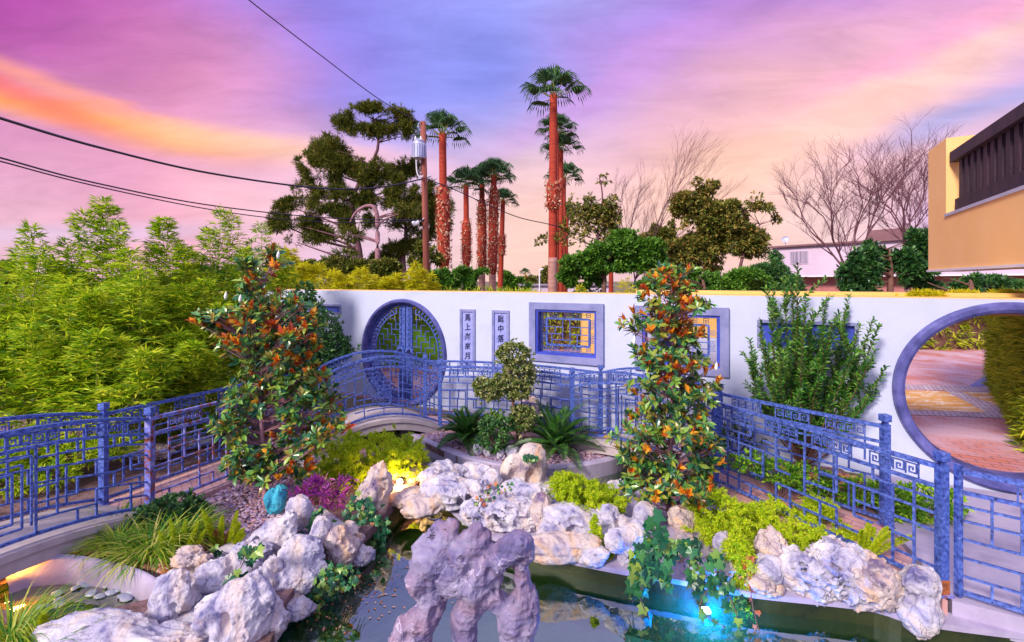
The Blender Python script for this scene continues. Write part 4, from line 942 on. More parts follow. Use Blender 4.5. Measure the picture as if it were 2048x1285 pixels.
for i,(x,y,s,lb) in enumerate([(172,1166,20,'whitish striped'),(112,1164,16,'small grey'),(72,1156,18,'dark round'),(276,1170,0,''),(150,1178,12,'tiny blue'),(286,1166,0,''),(112,1190,14,'slate grey'),(170,1174,0,''),(225,1182,20,'pale blue oval'),(240,1178,16,'pink oval'),(260,1186,22,'bright blue oval'),(188,1186,18,'white flat'),(205,1192,14,'violet flat'),(250,1195,18,'blue white'),(143,1268,22,'speckled'),(118,1205,16,'dark violet'),(85,1215,14,'brown oval'),(215,1172,12,'cream')]):
    if not s: continue
    c=G(x,y,-.19);g=rock_geo((c.x,c.y,c.z),s*1.1*c.y/F,s*.8*c.y/F,.025,300+i,rr.uniform(-.05,.05),0,.02,14,3)
    tag(part('river_stone',g,M['river'],smooth=True),lb+' river stone in the shallow pebble pool at lower left','stone','smooth river stones in the shallow pool')
# ---------- plants ----------
def blobs(bl,Y,n,seed,dz=1.0,shell=.45,clump=0,cs=1.0,cth=.42,halo=.16):
    """random points in pixel-described ellipsoids (px,py,rx,ry[,dY]); returns points, outward dirs"""
    r=rs(seed);B=np.array([(b[0],b[1],b[2],b[3],(b[4] if len(b)>4 else 0)) for b in bl],float);w=(B[:,2]*B[:,3]);w/=w.sum()
    out=[];od=[];tot=0
    while tot<n:
        k=r.choice(len(B),n,p=w);d=rdir(r,n);rad=shell+(1-shell)*r.rand(n)**.6;rad=rad*np.where(r.rand(n)<halo,1+.45*r.rand(n),1)
        b=B[k];Yk=Y+b[:,4];sc_=Yk/F;cx=(b[:,0]-HX)*sc_;cz=CH-(b[:,1]-HY)*sc_
        hx=b[:,2]*sc_;hz=b[:,3]*sc_;hy=np.minimum(hx,hz*1.5)*dz
        P=np.stack([cx+d[:,0]*hx*rad,Yk+d[:,1]*hy*rad,cz+d[:,2]*hz*rad],-1)
        if clump: m=vnoise(P*cs,seed%7)>cth;P=P[m];d=d[m]
        out.append(P);od.append(d);tot+=len(P)
    return np.concatenate(out)[:n],np.concatenate(od)[:n]
def subd(bl,m,seed,f=.42,spread=.72,keep=0):
    r=random.Random(seed);o=[(*b[:2],b[2]*keep,b[3]*keep,*b[4:]) for b in bl] if keep else []
    for b in bl:
        for _ in range(m):
            a=r.uniform(0,6.28);q=r.random()**.5*spread;s=f*r.uniform(.6,1.25);d=b[4] if len(b)>4 else 0
            o.append((b[0]+math.cos(a)*q*b[2],b[1]+math.sin(a)*q*b[3],b[2]*s,b[3]*s*r.uniform(.8,1.3),d+r.uniform(-.5,.5)*b[2]*.02))
    return o
def sprays(P,D,r,k,Ln,Wd,T,spread=.9,droop=0,up=0):
    """k leaves from every point"""
    n=len(P);PP=np.repeat(P,k,0);DD=np.repeat(D,k,0)+r.normal(size=(n*k,3))*spread;DD[:,2]+=up-droop
    DD=unit(DD);NN=unit(r.normal(size=(n*k,3))*.5+np.array([0,-.3,1.]));l=Ln*(.6+.7*r.rand(n*k))
    return leaves(PP,DD,NN,l,l*Wd,T)
def limb(a,b,r0,r1,bend=.15,seed=0,n=7):
    r=random.Random(seed);a=Vector(a);b=Vector(b);L_=(b-a).length;o=Vector((r.uniform(-1,1),r.uniform(-1,1),r.uniform(-.3,.6)))*L_*bend
    return [a.lerp(b,i/(n-1))+o*math.sin(math.pi*i/(n-1)) for i in range(n)],[r0+(r1-r0)*i/(n-1) for i in range(n)]
def tree(name,label,cat,base,Y,bl,trunk,leafmat,bark,n,k,Ln,Wd,seed,T=T_RH,group=None,trad=.2,limbs=14,shell=.4,clump=0,cs=1,cth=.42,spread=.9,droop=0,up=0,dz=1.,twigs=0,crown='crown',halo=.16):
    """trunk: list of (px,py) pixels up the stem at depth Y; bl: crown ellipsoids in pixels at depth Y"""
    r=rs(seed);TP=[A(x,y,Y) for x,y in trunk];t0=thing(name,label,cat,base if base else TP[0],group)
    g=GB();sp=spline(TP,5) if len(TP)>2 else TP;m=len(sp);g.tube(sp,[trad*(1-.75*i/(m-1)) for i in range(m)],8)
    P,D=blobs(bl,Y,n,seed,dz,shell,clump,cs,cth,halo)
    rr_=random.Random(seed);cent=[]
    for i in range(limbs):
        b=bl[i%len(bl)];q=A(b[0]+rr_.uniform(-.6,.6)*b[2],b[1]+rr_.uniform(-.5,.5)*b[3],Y+(b[4] if len(b)>4 else 0)+rr_.uniform(-.4,.4)*b[2]*Y/F)
        j=min(range(m),key=lambda a:abs((sp[a].z)-(q.z-.35*abs(q.x-sp[a].x)-.0))+.3*(sp[a]-q).length)
        rad=trad*(1-.75*j/(m-1))*.5;pp,rd=limb(sp[j],q,rad,rad*.25,.12,seed*31+i);g.tube(pp,rd,6);cent.append(pp)
    if twigs:
        S=[];cp=np.array([tuple(p) for c in cent for p in c[3:]])
        idx=r.choice(len(P),min(twigs,len(P)),False)
        for i in idx:
            q=P[i];d=np.linalg.norm(cp-q,axis=1);a=cp[np.argmin(d)];S.append((*a,*q,trad*.07,trad*.02))
        g.segs(S)
    part('trunk',g.geo(),M[bark],t0,smooth=True)
    part(crown,sprays(P,D,r,k,Ln,Wd,T,spread,droop,up),M[leafmat],t0);return t0
def bush(name,label,cat,bl,Y,n,k,ll,wd,mat,seed,shell=.6,base=None,T=T_RH,group=None,up=.3,z0=None,spread=.8,stem=True):
    r=rs(seed);b=bl[0];c=base or A(b[0],max(q[1]+q[3] for q in bl),Y);t0=thing(name,label,cat,tuple(c),group)
    P,D=blobs(bl,Y,n,seed,1,shell)
    if z0 is not None: P[:,2]=np.maximum(P[:,2],z0)
    if stem:
        g=GB();S=[(c.x,c.y,c.z-.02,*P[i],.006,.003) for i in range(0,len(P),max(1,len(P)//24))];g.segs(S,4);part('stems',g.geo(),M['stem'],t0)
    part('leaves',sprays(P,D,r,k,ll,wd,T,spread,up=up),M[mat],t0);return t0
# bamboo hedge on the left: culms with leafy sprays
def bamboo(label,px,top,base,Y,hw,nc,ns,seed,mat='bamboo',ll=.145,full=1.,group='leafy bamboo clumps behind the left railing',plume=False):
    r=rs(seed);b0=A(px,base,Y);b0.z=max(b0.z,-.03);t0=thing('bamboo',label,'bamboo',(b0.x,b0.y,b0.z),group);g=GB();PS=[];DS=[]
    sc_=Y/F
    for i in range(nc):
        f=(i+.5)/nc*2-1+r.uniform(-.15,.15);tp=top+abs(f)**1.5*(base-top)*.32*(1 if not plume else .6)+r.uniform(0,.09)*(base-top)*(0 if i==nc//2 else 1)
        q=np.array(A(px+f*hw*1.0,tp,Y+r.uniform(-.5,.5)));p=np.array([b0.x+f*hw*sc_*.35,b0.y+r.uniform(-.35,.35),b0.z])
        n=10;C_=[p*(1-t)+q*t+np.array([0,0,(q[2]-p[2])*.10])*math.sin(math.pi*t)+np.array([f*hw*sc_*.2,0,0])*(t*t-t) for t in np.linspace(0,1,n)]
        g.tube(C_,[.014*(1-.85*t) for t in np.linspace(0,1,n)],5,False);C_=np.array(C_)
        m=int(1.3*ns/nc);t=.08+.92*r.rand(m)**.8;x=t*(n-1);j=np.minimum(x.astype(int),n-2);fr=(x-j)[:,None];c=C_[j]*(1-fr)+C_[j+1]*fr
        d=rdir(r,m);d[:,2]=np.abs(d[:,2])*.6+.12;d[:,1]*=.9;rad=(1-t)**.65*hw*sc_*.62*(r.rand(m)**.5)+.03
        PS.append(c+d*rad[:,None]);DS.append(d)
    P=np.concatenate(PS);D=np.concatenate(DS);D=D+np.array([0,-.25,-.05]);part('culms',g.geo(),M['culm'],t0)
    n=len(P);k=6;a=np.tile(np.linspace(-1.15,1.15,k),n);PP=np.repeat(P,k,0);U=unit(D);DD=np.repeat(U,k,0);up=np.array([0,0,1.]);Rt=unit(np.cross(DD,up));
    DD=unit(DD*np.cos(a)[:,None]+Rt*np.sin(a)[:,None]*.95+r.normal(size=(n*k,3))*.22+np.array([0,0,-.12]));PP=PP+np.repeat(U,k,0)*(np.tile(np.arange(k)%3,n)*.016)[:,None]
    NN=unit(r.normal(size=(n*k,3))*.35+np.array([0,-.5,1.]));l=ll*(.55+.6*r.rand(n*k))
    part('leaves',leaves(PP,DD,NN,l,l*.16,T_RH),M[mat],t0)
for i,(px,tp,ba,Y,hw,nc,ns,lb) in enumerate([
 (-40,520,900,6.6,120,7,950,'leftmost bamboo clump at the frame edge'),
 (68,452,880,7.4,90,7,1000,'bamboo with a narrow pointed plume near the left edge'),
 (198,398,870,7.2,110,9,1500,'tallest bamboo plume on the left'),
 (130,560,890,6.4,120,7,1150,'low bright bamboo in front of the tallest plume'),
 (330,440,860,7.8,90,8,1200,'bamboo plume right of the tallest one'),
 (270,540,870,6.7,110,8,1200,'dense bamboo between the two plumes'),
 (445,415,850,8.6,90,8,1200,'feathery bamboo plume above the left magnolia'),
 (390,560,850,7.4,110,8,1300,'yellow green bamboo left of the left magnolia'),
 (520,450,830,9.4,80,8,1000,'bamboo behind the left magnolia top'),
 (480,600,850,8.4,90,7,900,'low bamboo behind the left magnolia'),
 (20,640,900,6.1,130,7,1000,'lowest dark bamboo at the left edge'),
 (200,660,880,6.1,130,8,1200,'dark leafy bamboo just above the left railing'),
 (345,670,860,6.9,100,7,900,'dark bamboo beside the rear left post'),
 ]): bamboo(lb,px,tp,ba,Y,hw,nc,ns,40+i)
bush('leafy_ground_plant','dark leafy undergrowth behind the lower left bridge','plant',[(60,900,70,30),(150,905,60,26),(230,890,40,24)],6.0,800,6,.09,.2,'bamboo',451,z0=.0)
bush('leafy_ground_plant','low bamboo leaves behind the rear left railing','plant',[(300,860,60,22),(380,850,50,20),(430,835,40,20),(480,820,40,20)],7.2,800,6,.1,.2,'bamboo',452,z0=.0)
bush('leafy_ground_plant','undergrowth at the far left below the bamboo','plant',[(-20,930,60,40),(40,960,50,26),(110,950,40,20)],5.6,500,6,.09,.2,'bamboo',453,z0=.0)
for i,(px,tp,hw,lb) in enumerate([(575,500,50,'sunlit yellow bamboo left of the pine trunks'),(640,530,60,'sunlit yellow bamboo below the red pine trunk'),(720,540,55,'sunlit yellow bamboo in the middle of the row behind the wall'),(790,552,40,'low yellow bamboo left of the utility pole'),(838,532,36,'yellow bamboo at the foot of the utility pole')]):
    bamboo(lb,px,tp,640,13.2,hw,7,420,70+i,'bamboolit',.2,group='yellow bamboo row behind the wall')
for px,tp,hw,lb in ((1252,556,14,'tiny yellow cypress tip above the wall'),(1160,572,10,'tiny yellow shrub tip beside the tall palm')): bamboo(lb,px,tp,640,11,hw,3,70,90+px,'bamboolit',.12,group='yellow bamboo row behind the wall')
for i,(px,lb) in enumerate([(1850,'first yellow tuft growing on the wall top'),(1925,'second yellow tuft growing on the wall top'),(2015,'third yellow tuft growing on the wall top')]):
    c=A(px,592,6.6);t0=thing('yellow_tuft',lb,'plant',tuple(c),'yellow tufts on the wall top');r=rs(px);P,D=blobs([(px,590,38,6)],6.6,200,px,1,.1);part('leaves',sprays(P,D,r,5,.07,.2,T_RH),M['bamboolit'],t0)
# magnolias
def magnolia(label,base,trunk,bl,Y,nw,seed,newfrac=.3,ll=.125,buds=()):
    r=rs(seed);t0=thing('magnolia',label,'tree',tuple(base),'upright magnolias with orange young leaves')
    TP=[A(x,y,Y) for x,y in trunk];TP[0]=Vector(base);sp=spline(TP,5);m=len(sp);g=GB();g.tube(sp,[.034*(1-.8*i/(m-1)) for i in range(m)],8)
    P,D=blobs(bl+subd(bl,3,seed,.42,1.15),Y,nw,seed,.9,.3);spn=np.array([tuple(p) for p in sp]);S=[]
    for q in P:
        j=np.argmin(np.abs(spn[:,2]-(q[2]-.5*np.hypot(q[0]-spn[:,0],q[1]-spn[:,1])))+0*spn[:,0]);a=spn[j];mid=(a+q)/2+np.array([0,0,-.04]);S+=[(*a,*mid,.005,.004),(*mid,*q,.004,.0025)]
    g.segs(S,5);part('trunk',g.geo(),M['pink'],t0,smooth=True)
    Dn=unit(D*.7+np.array([0,-.15,.75]));n=len(P);k=8
    # whorls: radiating rosette around the twig axis
    ax=np.repeat(Dn,k,0);P=P;PP=np.repeat(P,k,0);ph=np.tile(np.arange(k)*2.399,n)+np.repeat(r.rand(n)*6.28,k)
    u=unit(np.cross(ax,np.array([.3,.9,.1])));v=np.cross(ax,u);rad=u*np.cos(ph)[:,None]+v*np.sin(ph)[:,None]
    op=np.repeat(r.uniform(.45,1.0,n),k)[:,None];DD=unit(ax*(1.15-op)+rad*op+r.normal(size=PP.shape)*.15);PP=PP-ax*(np.tile(np.arange(k),n)*.007)[:,None]
    l=ll*(.7+.5*r.rand(n*k));isn=np.repeat((r.rand(n)<newfrac*(1.0+.4*(P[:,2]>P[:,2].mean())))&(np.linalg.norm(D,axis=1)>0),k)
    fol=leaves(PP[~isn],DD[~isn],ax[~isn]+r.normal(size=ax[~isn].shape)*.3,l[~isn],l[~isn]*.42,T_OV)
    part('foliage',fol,M['mag'],t0)
    D2=unit(DD[isn]*.55+ax[isn]*.9);part('young_leaves',leaves(PP[isn],D2,ax[isn]-DD[isn],l[isn]*.9,l[isn]*.36,T_OV),M['magnew'],t0)
    # more green under young whorls
    for bx,by in buds:
        c=A(bx,by,Y-.25);gb=GB();gb.tube([c,c+Vector((0,0,.03)),c+Vector((.004,0,.06)),c+Vector((.008,0,.095))],[.008,.018,.015,.002],7);part('flower_bud',gb.geo(),M['bud'],t0,smooth=True)
magnolia('left magnolia with dense orange tipped leaves in front of the bamboo',G(532,1018,-.05),[(532,1018),(528,930),(522,820),(516,700),(520,600),(545,520)],
 [(505,560,34,34),(555,528,26,26),(525,610,34,26),(478,640,66,36),(560,650,70,42),(500,690,75,36),(600,690,52,32),(560,740,70,30),(500,790,66,44),(580,800,72,46),(640,770,44,34),(480,850,48,36),(600,870,70,40),(560,930,76,34),(655,830,36,50),(480,930,36,36),(430,640,24,16)],5.4,840,501,.24,.118,[(451,600),(480,606),(556,518)])
magnolia('right magnolia with orange tipped leaves in front of the white wall',G(1337,1022,-.1),[(1337,1022),(1340,930),(1342,820),(1345,700),(1340,620),(1350,545)],
 [(1328,560,48,26),(1365,545,36,18),(1330,600,58,26),(1392,585,24,22),(1320,650,60,36),(1360,660,44,40),(1300,710,40,34),(1345,730,66,40),(1330,790,72,40),(1405,780,40,34),(1300,850,50,34),(1370,850,64,36),(1340,910,84,36),(1270,905,34,30),(1415,900,34,36),(1350,970,80,30),(1290,975,34,24),(1400,975,40,24)],5.15,700,502,.22,.108,[(1432,742),(1268,690)])
# laurel shrub against the wall
def shoots(name,label,cat,base,tips,Y,mat,ll,wd,dens,seed,bark='stem',curve=.25,group=None,nb=3):
    r=rs(seed);t0=thing(name,label,cat,tuple(base),group);g=GB();PP=[];DD=[];b=np.array(base)
    for (tx,ty) in tips:
        q=np.array(A(tx,ty,Y+r.uniform(-.4,.4)));mid=b*.45+q*.55+np.array([(q[0]-b[0])*curve,0,-(q[2]-b[2])*.06]);ts=np.linspace(0,1,12)[:,None];c=(1-ts)**2*b+2*ts*(1-ts)*mid+ts**2*q
        g.tube(c,[.012*(1-.8*t) for t in ts[:,0]],5,False)
        L_=np.linalg.norm(q-b);subs=[(c,.42)]
        for s in range(nb):
            j=r.randint(3,10);d=unit(np.array([r.uniform(-.8,.8),r.uniform(-.8,.8),1.1]));e=c[j]+d*L_*r.uniform(.12,.26);cc=c[j]*(1-ts)+e*ts;g.tube(cc[::3],.004,4,False);subs.append((cc,0))
        for cc,t0_ in subs:
            ln=np.linalg.norm(np.diff(cc,axis=0),axis=1).sum();m=max(4,int(ln*(1-t0_)*dens));t=t0_+(1-t0_)*np.arange(m)/m;x=t*11;j=np.minimum(x.astype(int),10);p=cc[j]*(1-(x-j)[:,None])+cc[j+1]*(x-j)[:,None]
            tg=unit(cc[j+1]-cc[j]);a=np.arange(m)*2.4+r.rand()*6;u=unit(np.cross(tg,np.array([0,1,.1])));v=np.cross(tg,u);rad=u*np.cos(a)[:,None]+v*np.sin(a)[:,None]
            PP.append(p);DD.append(unit(tg*.9+rad*.9+r.normal(size=p.shape)*.2))
    PP=np.concatenate(PP);DD=np.concatenate(DD);l=ll*(.7+.5*r.rand(len(PP)));part('stems',g.geo(),M[bark],t0,smooth=True)
    part('leaves',leaves(PP,DD,r.normal(size=PP.shape)*.5+np.array([0,-.4,1]),l,l*wd,T_OV),M[mat],t0)
tips=[(1500,680),(1520,640),(1540,600),(1560,660),(1545,570),(1568,560),(1585,580),(1595,530),(1600,640),(1612,600),(1625,620),(1650,600),(1640,660),(1665,640),(1695,600),(1690,660),(1715,700),(1720,650),(1745,640),(1757,650),(1750,700),(1770,735),(1500,720),(1520,760),(1545,760),(1580,720),(1610,720),(1640,730),(1680,740),(1710,760),(1560,700),(1740,790),(1755,820),(1600,780),(1570,800),(1660,790),(1620,680),(1530,700),(1650,700)]
shoots('laurel_shrub','big upright laurel shrub with leafy shoots against the white wall','shrub',G(1615,940,-.02)+Vector((0,.1,0)),tips,6.05,'laurel',.072,.38,95,61,nb=5)
shoots('pine_shrub','small dark shrub at the wall foot behind the right railing','shrub',G(1480,905,-.02),[(1450,850),(1470,835),(1495,845),(1515,860),(1440,870),(1530,880)],6.3,'darkbush',.05,.4,110,62)
# dark conical evergreen left of the metal doors
tree('evergreen_tree','dark conical evergreen tree left of the round metal gate','tree',None,8.9,[(610,590,18,26),(606,625,44,28),(630,660,50,34),(590,665,45,40),(650,700,52,36),(600,720,50,40),(672,700,28,24),(630,745,40,20)],[(612,800),(612,700),(611,600)],'evergreen','stem',2300,6,.09,.36,63,trad=.05,limbs=10,shell=.5,spread=.8,up=.5)
# cloud pruned tree
def topiary():
    Y=7.15;base=G(1032,905,-.1);t0=thing('cloud_pruned_tree','small cloud pruned tree with four leafy balls in the far planter','tree',tuple(base));g=GB()
    P=spline([Vector(base),A(1036,870,Y),A(1028,830,Y),A(1024,780,Y),A(1022,740,Y)],5);g.tube(P,[.03*(1-.5*i/(len(P)-1)) for i in range(len(P))],7)
    B=[(1026,708,32,20,'topmost'),(1038,748,32,26,'middle'),(980,780,30,18,''),(966,770,18,11,''),(1003,764,16,15,''),(1038,786,24,11,''),(1044,838,26,24,'')]
    for b in B: g.tube(limb(A(1027,min(b[1]+25,860),Y),A(b[0],b[1],Y),.012,.006,.1,b[0])[0],.009,5)
    part('trunk',g.geo(),M['stem'],t0,smooth=True);r=rs(9)
    for i,grp in enumerate([[B[0],B[1]],[B[2],B[3],B[4]],[B[5]],[B[6]]]):
        n=int(sum(b[2]*b[3] for b in grp)*.62);Pp,D=blobs([b[:4] for b in grp],Y,n,90+i,1,.6);part('leaf_cloud',sprays(Pp,D,r,7,.052,.5,T_OV,.7,up=.3),M['topiary'],t0)
topiary()
bush('round_shrub','glossy round shrub at the foot of the cloud pruned tree','shrub',[(988,872,34,28),(1010,850,16,14),(975,850,14,12)],7.0,300,6,.06,.45,'evergreen',101,T=T_OV)
bush('small_shrub','yellowish little shrub between the two cycads','shrub',[(985,838,16,12),(1000,832,10,12)],7.2,60,6,.06,.4,'lowhedge',102)
# cycads
def cycad(label,cx,cy,Y,nf,fl,seed,zb=-.1):
    r=random.Random(seed);base=G(cx,cy,zb);t0=thing('cycad',label,'cycad',tuple(base),'cycads in the far planter');g=GB();g.tube([base,base+Vector((0,0,.10))],[.07,.05],10);part('trunk',g.geo(),M['stem'],t0,smooth=True)
    for i in range(nf):
        a=i*2.399+r.uniform(-.2,.2);el=R(82-70*(i/nf)**.9);L_=fl*r.uniform(.85,1.1);h=Vector((math.cos(a),math.sin(a),0));pts=[];p=base+Vector((0,0,.1));e=el
        for j in range(14):
            pts.append(p.copy());p=p+(h*math.cos(e)+Vector((0,0,math.sin(e))))*L_/13;e-=R(4.2)
        gg=GB();gg.tube(pts,[.007*(1-.8*j/13) for j in range(14)],4,False);Vs,Fs=gg.geo()
        Pn=[];Dn=[];Ln=[];up=[]
        for q in range(46):
            t=.12+.88*q/45;x=t*13;j=min(int(x),12);c=pts[j].lerp(pts[j+1],x-j);tg=(pts[j+1]-pts[j]).normalized();sd=tg.cross(Vector((0,0,1))).normalized();nn=sd.cross(tg)
            for s_ in(-1,1): Pn.append(tuple(c));Dn.append(tuple((tg*.75+sd*s_+nn*.3).normalized()));Ln.append(.14*math.sin(math.pi*min(1,.18+t*.8))+.02);up.append(tuple(nn))
        lv=leaves(Pn,Dn,up,np.array(Ln),.011,T_RH);G2=GB();G2.add(Vs,Fs);G2.add(lv[0],lv[1]);part('frond',G2.geo(),M['cycad'],t0)
cycad('left cycad with upright dark fronds in the far planter',934,888,7.3,26,.62,7);cycad('right cycad with wider spreading fronds in the far planter',1112,908,6.9,34,.80,8)
# asparagus ferns: arching feathery plumes
def fern(label,bl,Y,npl,seed,mat='fern',ll=.2,zf=None,group='feathery lime green asparagus ferns',hang=0):
    r=rs(seed);b=bl[0];c=A(b[0],b[1]+b[3],Y);t0=thing('asparagus_fern',label,'fern',tuple(c),group);P,D=blobs(bl,Y,npl,seed,1.6,.75)
    D[:,2]=np.abs(D[:,2])*(1-hang)-hang*.6;ok=np.ones(len(P),bool);D=unit(D+r.normal(size=D.shape)*.35+np.array([0,-.15,.35*(1-hang)]))
    m=26;t=np.linspace(0,1,m);L_=ll*(.6+.7*r.rand(npl));P0=P-D*L_[:,None]*.6
    X=P0[:,None]+D[:,None]*(t[None,:,None]*L_[:,None,None])+np.array([0,0,-1.])*(t**2*.35)[None,:,None]*L_[:,None,None]
    X=X.reshape(-1,3);n=len(X);k=3;w=np.tile(np.sin(np.pi*(.12+.82*t)),npl);DD=unit(np.repeat(np.repeat(D,m,0),k,0)*.5+r.normal(size=(n*k,3)));ln=np.repeat(w,k)*.042*(.6+.6*r.rand(n*k))+.006
    part('fronds',leaves(np.repeat(X,k,0),DD,r.normal(size=(n*k,3)),ln,ln*.24+.0012,T_RH),M[mat],t0)
    S=[(*P0[i],*(P0[i]+D[i]*L_[i]),.002,.001) for i in range(npl)];g=GB();g.segs(S,3);part('stems',g.geo(),M['culm'],t0)
fern('wide fern mound behind the glowing spot lamp',[(745,905,70,34),(690,885,40,22),(800,905,44,28),(720,940,60,24),(820,920,36,24),(660,930,26,30)],6.3,620,201)
fern('lower fern patch between the left magnolia and the spot lamp',[(690,960,50,22),(640,960,30,24)],5.9,130,202)
fern('lime fern clump on the rocks left of the right magnolia',[(1160,985,50,26),(1130,970,26,22),(1205,1000,44,22),(1180,1015,50,14)],5.2,380,203)
fern('large fern mass along the right railing behind the edge rocks',[(1440,1020,50,28),(1500,1045,60,32),(1570,1050,60,34),(1640,1060,56,34),(1690,1080,36,24),(1450,1060,60,26)],4.75,640,204)
fern('fern hanging down over the rocks beside the red leaves',[(1475,1110,22,40),(1470,1160,18,34)],4.15,150,205,hang=.7)
fern('thin moss strand hanging on the long pale boulder',[(1190,1060,7,26),(1222,1105,18,16)],4.55,40,206,hang=.6,ll=.12)
fern('fern sprig behind the right rail near the foxtail plumes',[(1640,1010,26,12)],4.9,60,207)
# foxtail ferns
def foxtail(label,base,Y,pl,seed,rad=.030,red=()):
    r=rs(seed);c=A(*base,Y);t0=thing('foxtail_fern',label,'fern',tuple(c),'foxtail ferns with bushy plumes')
    for i,(x,y) in enumerate(pl):
        q=np.array(A(x,y,Y+r.uniform(-.12,.12)));p=np.array(c)+np.array([(q[0]-c[0])*.25,r.uniform(-.05,.05),0]);mid=(p+q)/2+np.array([0,0,.05]);ts=np.linspace(0,1,12);n=950;t=r.rand(n)
        X=(1-t)[:,None]**2*p+2*(t*(1-t))[:,None]*mid+(t**2)[:,None]*q;tg=unit(q-p);d=rdir(r,n);d=unit(d-tg*(d@tg)[:,None]);w=rad*np.minimum(1,(1.02-t)*3.2)**.7*(.4+.6*np.minimum(1,t*5))
        X=X+d*(w*.35*r.rand(n))[:,None];part('plume',leaves(X,unit(d+tg*.8),r.normal(size=(n,3)),w*1.0+.006,.0055,T_RH),M['foxred' if i in red else 'foxtail'],t0)
foxtail('left foxtail fern with upright yellow plumes',(360,1150),4.45,[(300,1098),(318,1062),(340,1040),(350,1080),(372,1040),(390,1060),(395,1045),(410,1060),(330,1110),(365,1090),(310,1130)],301)
foxtail('right foxtail fern with reddish inner plumes above the pale boulder',(445,1110),4.6,[(404,1020),(412,1050),(445,1030),(475,1022),(480,1045),(488,1058),(430,1060),(440,1055),(490,1068),(420,1075),(462,1060)],302,red=(6,7,10))
foxtail('small foxtail fern pointing right beside the right railing',(1715,1112),4.2,[(1740,1042),(1750,1056),(1776,1054),(1792,1062),(1832,1072),(1725,1060),(1762,1090)],303,.028)
foxtail('foxtail fern in the bottom left corner',(70,1300),3.35,[(85,1230),(110,1260),(60,1255),(125,1290),(40,1285),(95,1280)],304,.03)
foxtail('tiny yellow sprig on the curved pool rim',(296,1150),4.45,[(318,1144)],305,.012)
# strap grasses
def grass(label,base,Y,n,ln,seed,mat='grass',wd=.010,spread=.8,group='strappy grass clumps'):
    r=rs(seed);c=Vector(base);t0=thing('grass_clump',label,'grass',tuple(c),group);m=7;a=r.rand(n)*6.28;el=r.uniform(.5,1.45,n)*1.0;L_=ln*(.6+.6*r.rand(n));h=np.stack([np.cos(a),np.sin(a),0*a],-1)
    X=np.array(c)+h*(r.rand(n)*spread*.25)[:,None];V=[];e=el.copy();sd=np.stack([-np.sin(a),np.cos(a),0*a],-1)
    for j in range(m):
        w=(wd*(1-(j/(m-1))**2)+.0008)/2;V.append(np.stack([X-sd*w,X+sd*w],1));X=X+(h*np.cos(e)[:,None]+np.array([0,0,1.])*np.sin(e)[:,None])*(L_/(m-1))[:,None];e-=r.uniform(.18,.42,n)
    V=np.stack(V,1).reshape(-1,3);b=np.arange(n)[:,None]*m*2;j=np.arange(m-1)[None]*2;q=np.stack([b+j,b+j+1,b+j+3,b+j+2],-1).reshape(-1,4)
    part('blades',(V,[q]),M[mat],t0);return t0
grass('bright strappy grass in the bottom left corner',G(20,1290,-.08),3.3,330,.42,401);grass('second corner grass clump spilling to the right',G(90,1330,-.08),3.2,200,.38,402)
grass('green strappy grass hanging over the pool rim',G(300,1110,-.05),4.6,420,.42,403,wd=.012);grass('yellow lit grass under the lower left bridge',G(235,1092,-.05),4.8,300,.34,404)
grass('dark grass tuft at the end of the lower left bridge',G(238,1050,-.05),5,140,.36,405);grass('long green grass right behind the first foxtail fern',G(360,1085,-.05),4.7,360,.42,406)
bush('leafy_ground_plant','round green leafy plant beside the left corner post','plant',[(350,1020,50,26),(310,1030,36,18),(380,1030,30,22)],4.95,500,6,.05,.5,'evergreen',407,T=T_OV)
# purple plant
bush('purple_heart_plant','trailing purple plant between the magnolia and spot lamp','plant',[(610,985,34,14),(650,985,44,16),(690,965,24,14),(590,1000,16,8),(640,970,30,12),(670,1000,26,10)],5.25,85,5,.11,.17,'purple',408,shell=.1,T=T_RH,up=.5,spread=1.3)
# ivy
def ivy(label,bl,Y,n,ll,seed,red=0,trail=(),group='ivy growing over the pond rocks'):
    r=rs(seed);b=bl[0];t0=thing('ivy',label,'ivy',tuple(A(b[0],b[1],Y)),group);P,D=blobs(bl,Y,n,seed,.35,.5);g=GB();S=[]
    for i in range(1,n): 
        if i%2: S.append((*P[i],*(P[i]+D[i]*.05+np.array([0,.06,-.08])),.003,.003))
    for tr in trail:
        pts=[A(x,y,yy) for x,y,yy in tr];sp_=spline(pts,5);g.tube(sp_,.004,5)
        for s_ in sp_[::2]: P=np.vstack([P,np.array(s_)+r.normal(size=3)*.015])
    g.segs(S,4);part('stems',g.geo(),M['stem'],t0)
    m=len(P);NN=unit(r.normal(size=(m,3))*.35+np.array([0,-1.,.75]));DD=unit(r.normal(size=(m,3))*np.array([.8,.2,.4])+np.array([0,-.25,-.9]));l=ll*(.55+.65*r.rand(m));k=r.rand(m)<red
    part('leaves',leaves(P[~k],DD[~k],NN[~k],l[~k],l[~k]*.95,T_IV),M['ivy'],t0)
    if k.any(): part('dry_leaves',leaves(P[k],DD[k],NN[k],l[k],l[k]*.9,T_IV),M['ivyred'],t0)
ivy('variegated ivy cascading to the water below the spot lamp',[(720,1030,40,40),(745,1060,30,34),(700,1090,34,30),(680,1120,40,26)],5.0,300,.062,601,.04,[[(760,1050,5.2),(740,1110,4.9),(700,1160,4.6)]])
ivy('ivy between the rock finger and the upright block',[(640,1040,22,36),(600,1085,22,22),(655,1120,24,22),(560,1075,26,12)],4.75,90,.07,602,.06)
ivy('ivy and litter trailing into the dark water at the left bank',[(640,1175,60,34),(600,1225,50,34),(560,1270,60,26),(680,1150,40,24)],4.05,330,.052,603,.06,[[(620,1150,4.3),(640,1200,4.1),(600,1260,3.9)],[(700,1130,4.6),(730,1160,4.4)]])
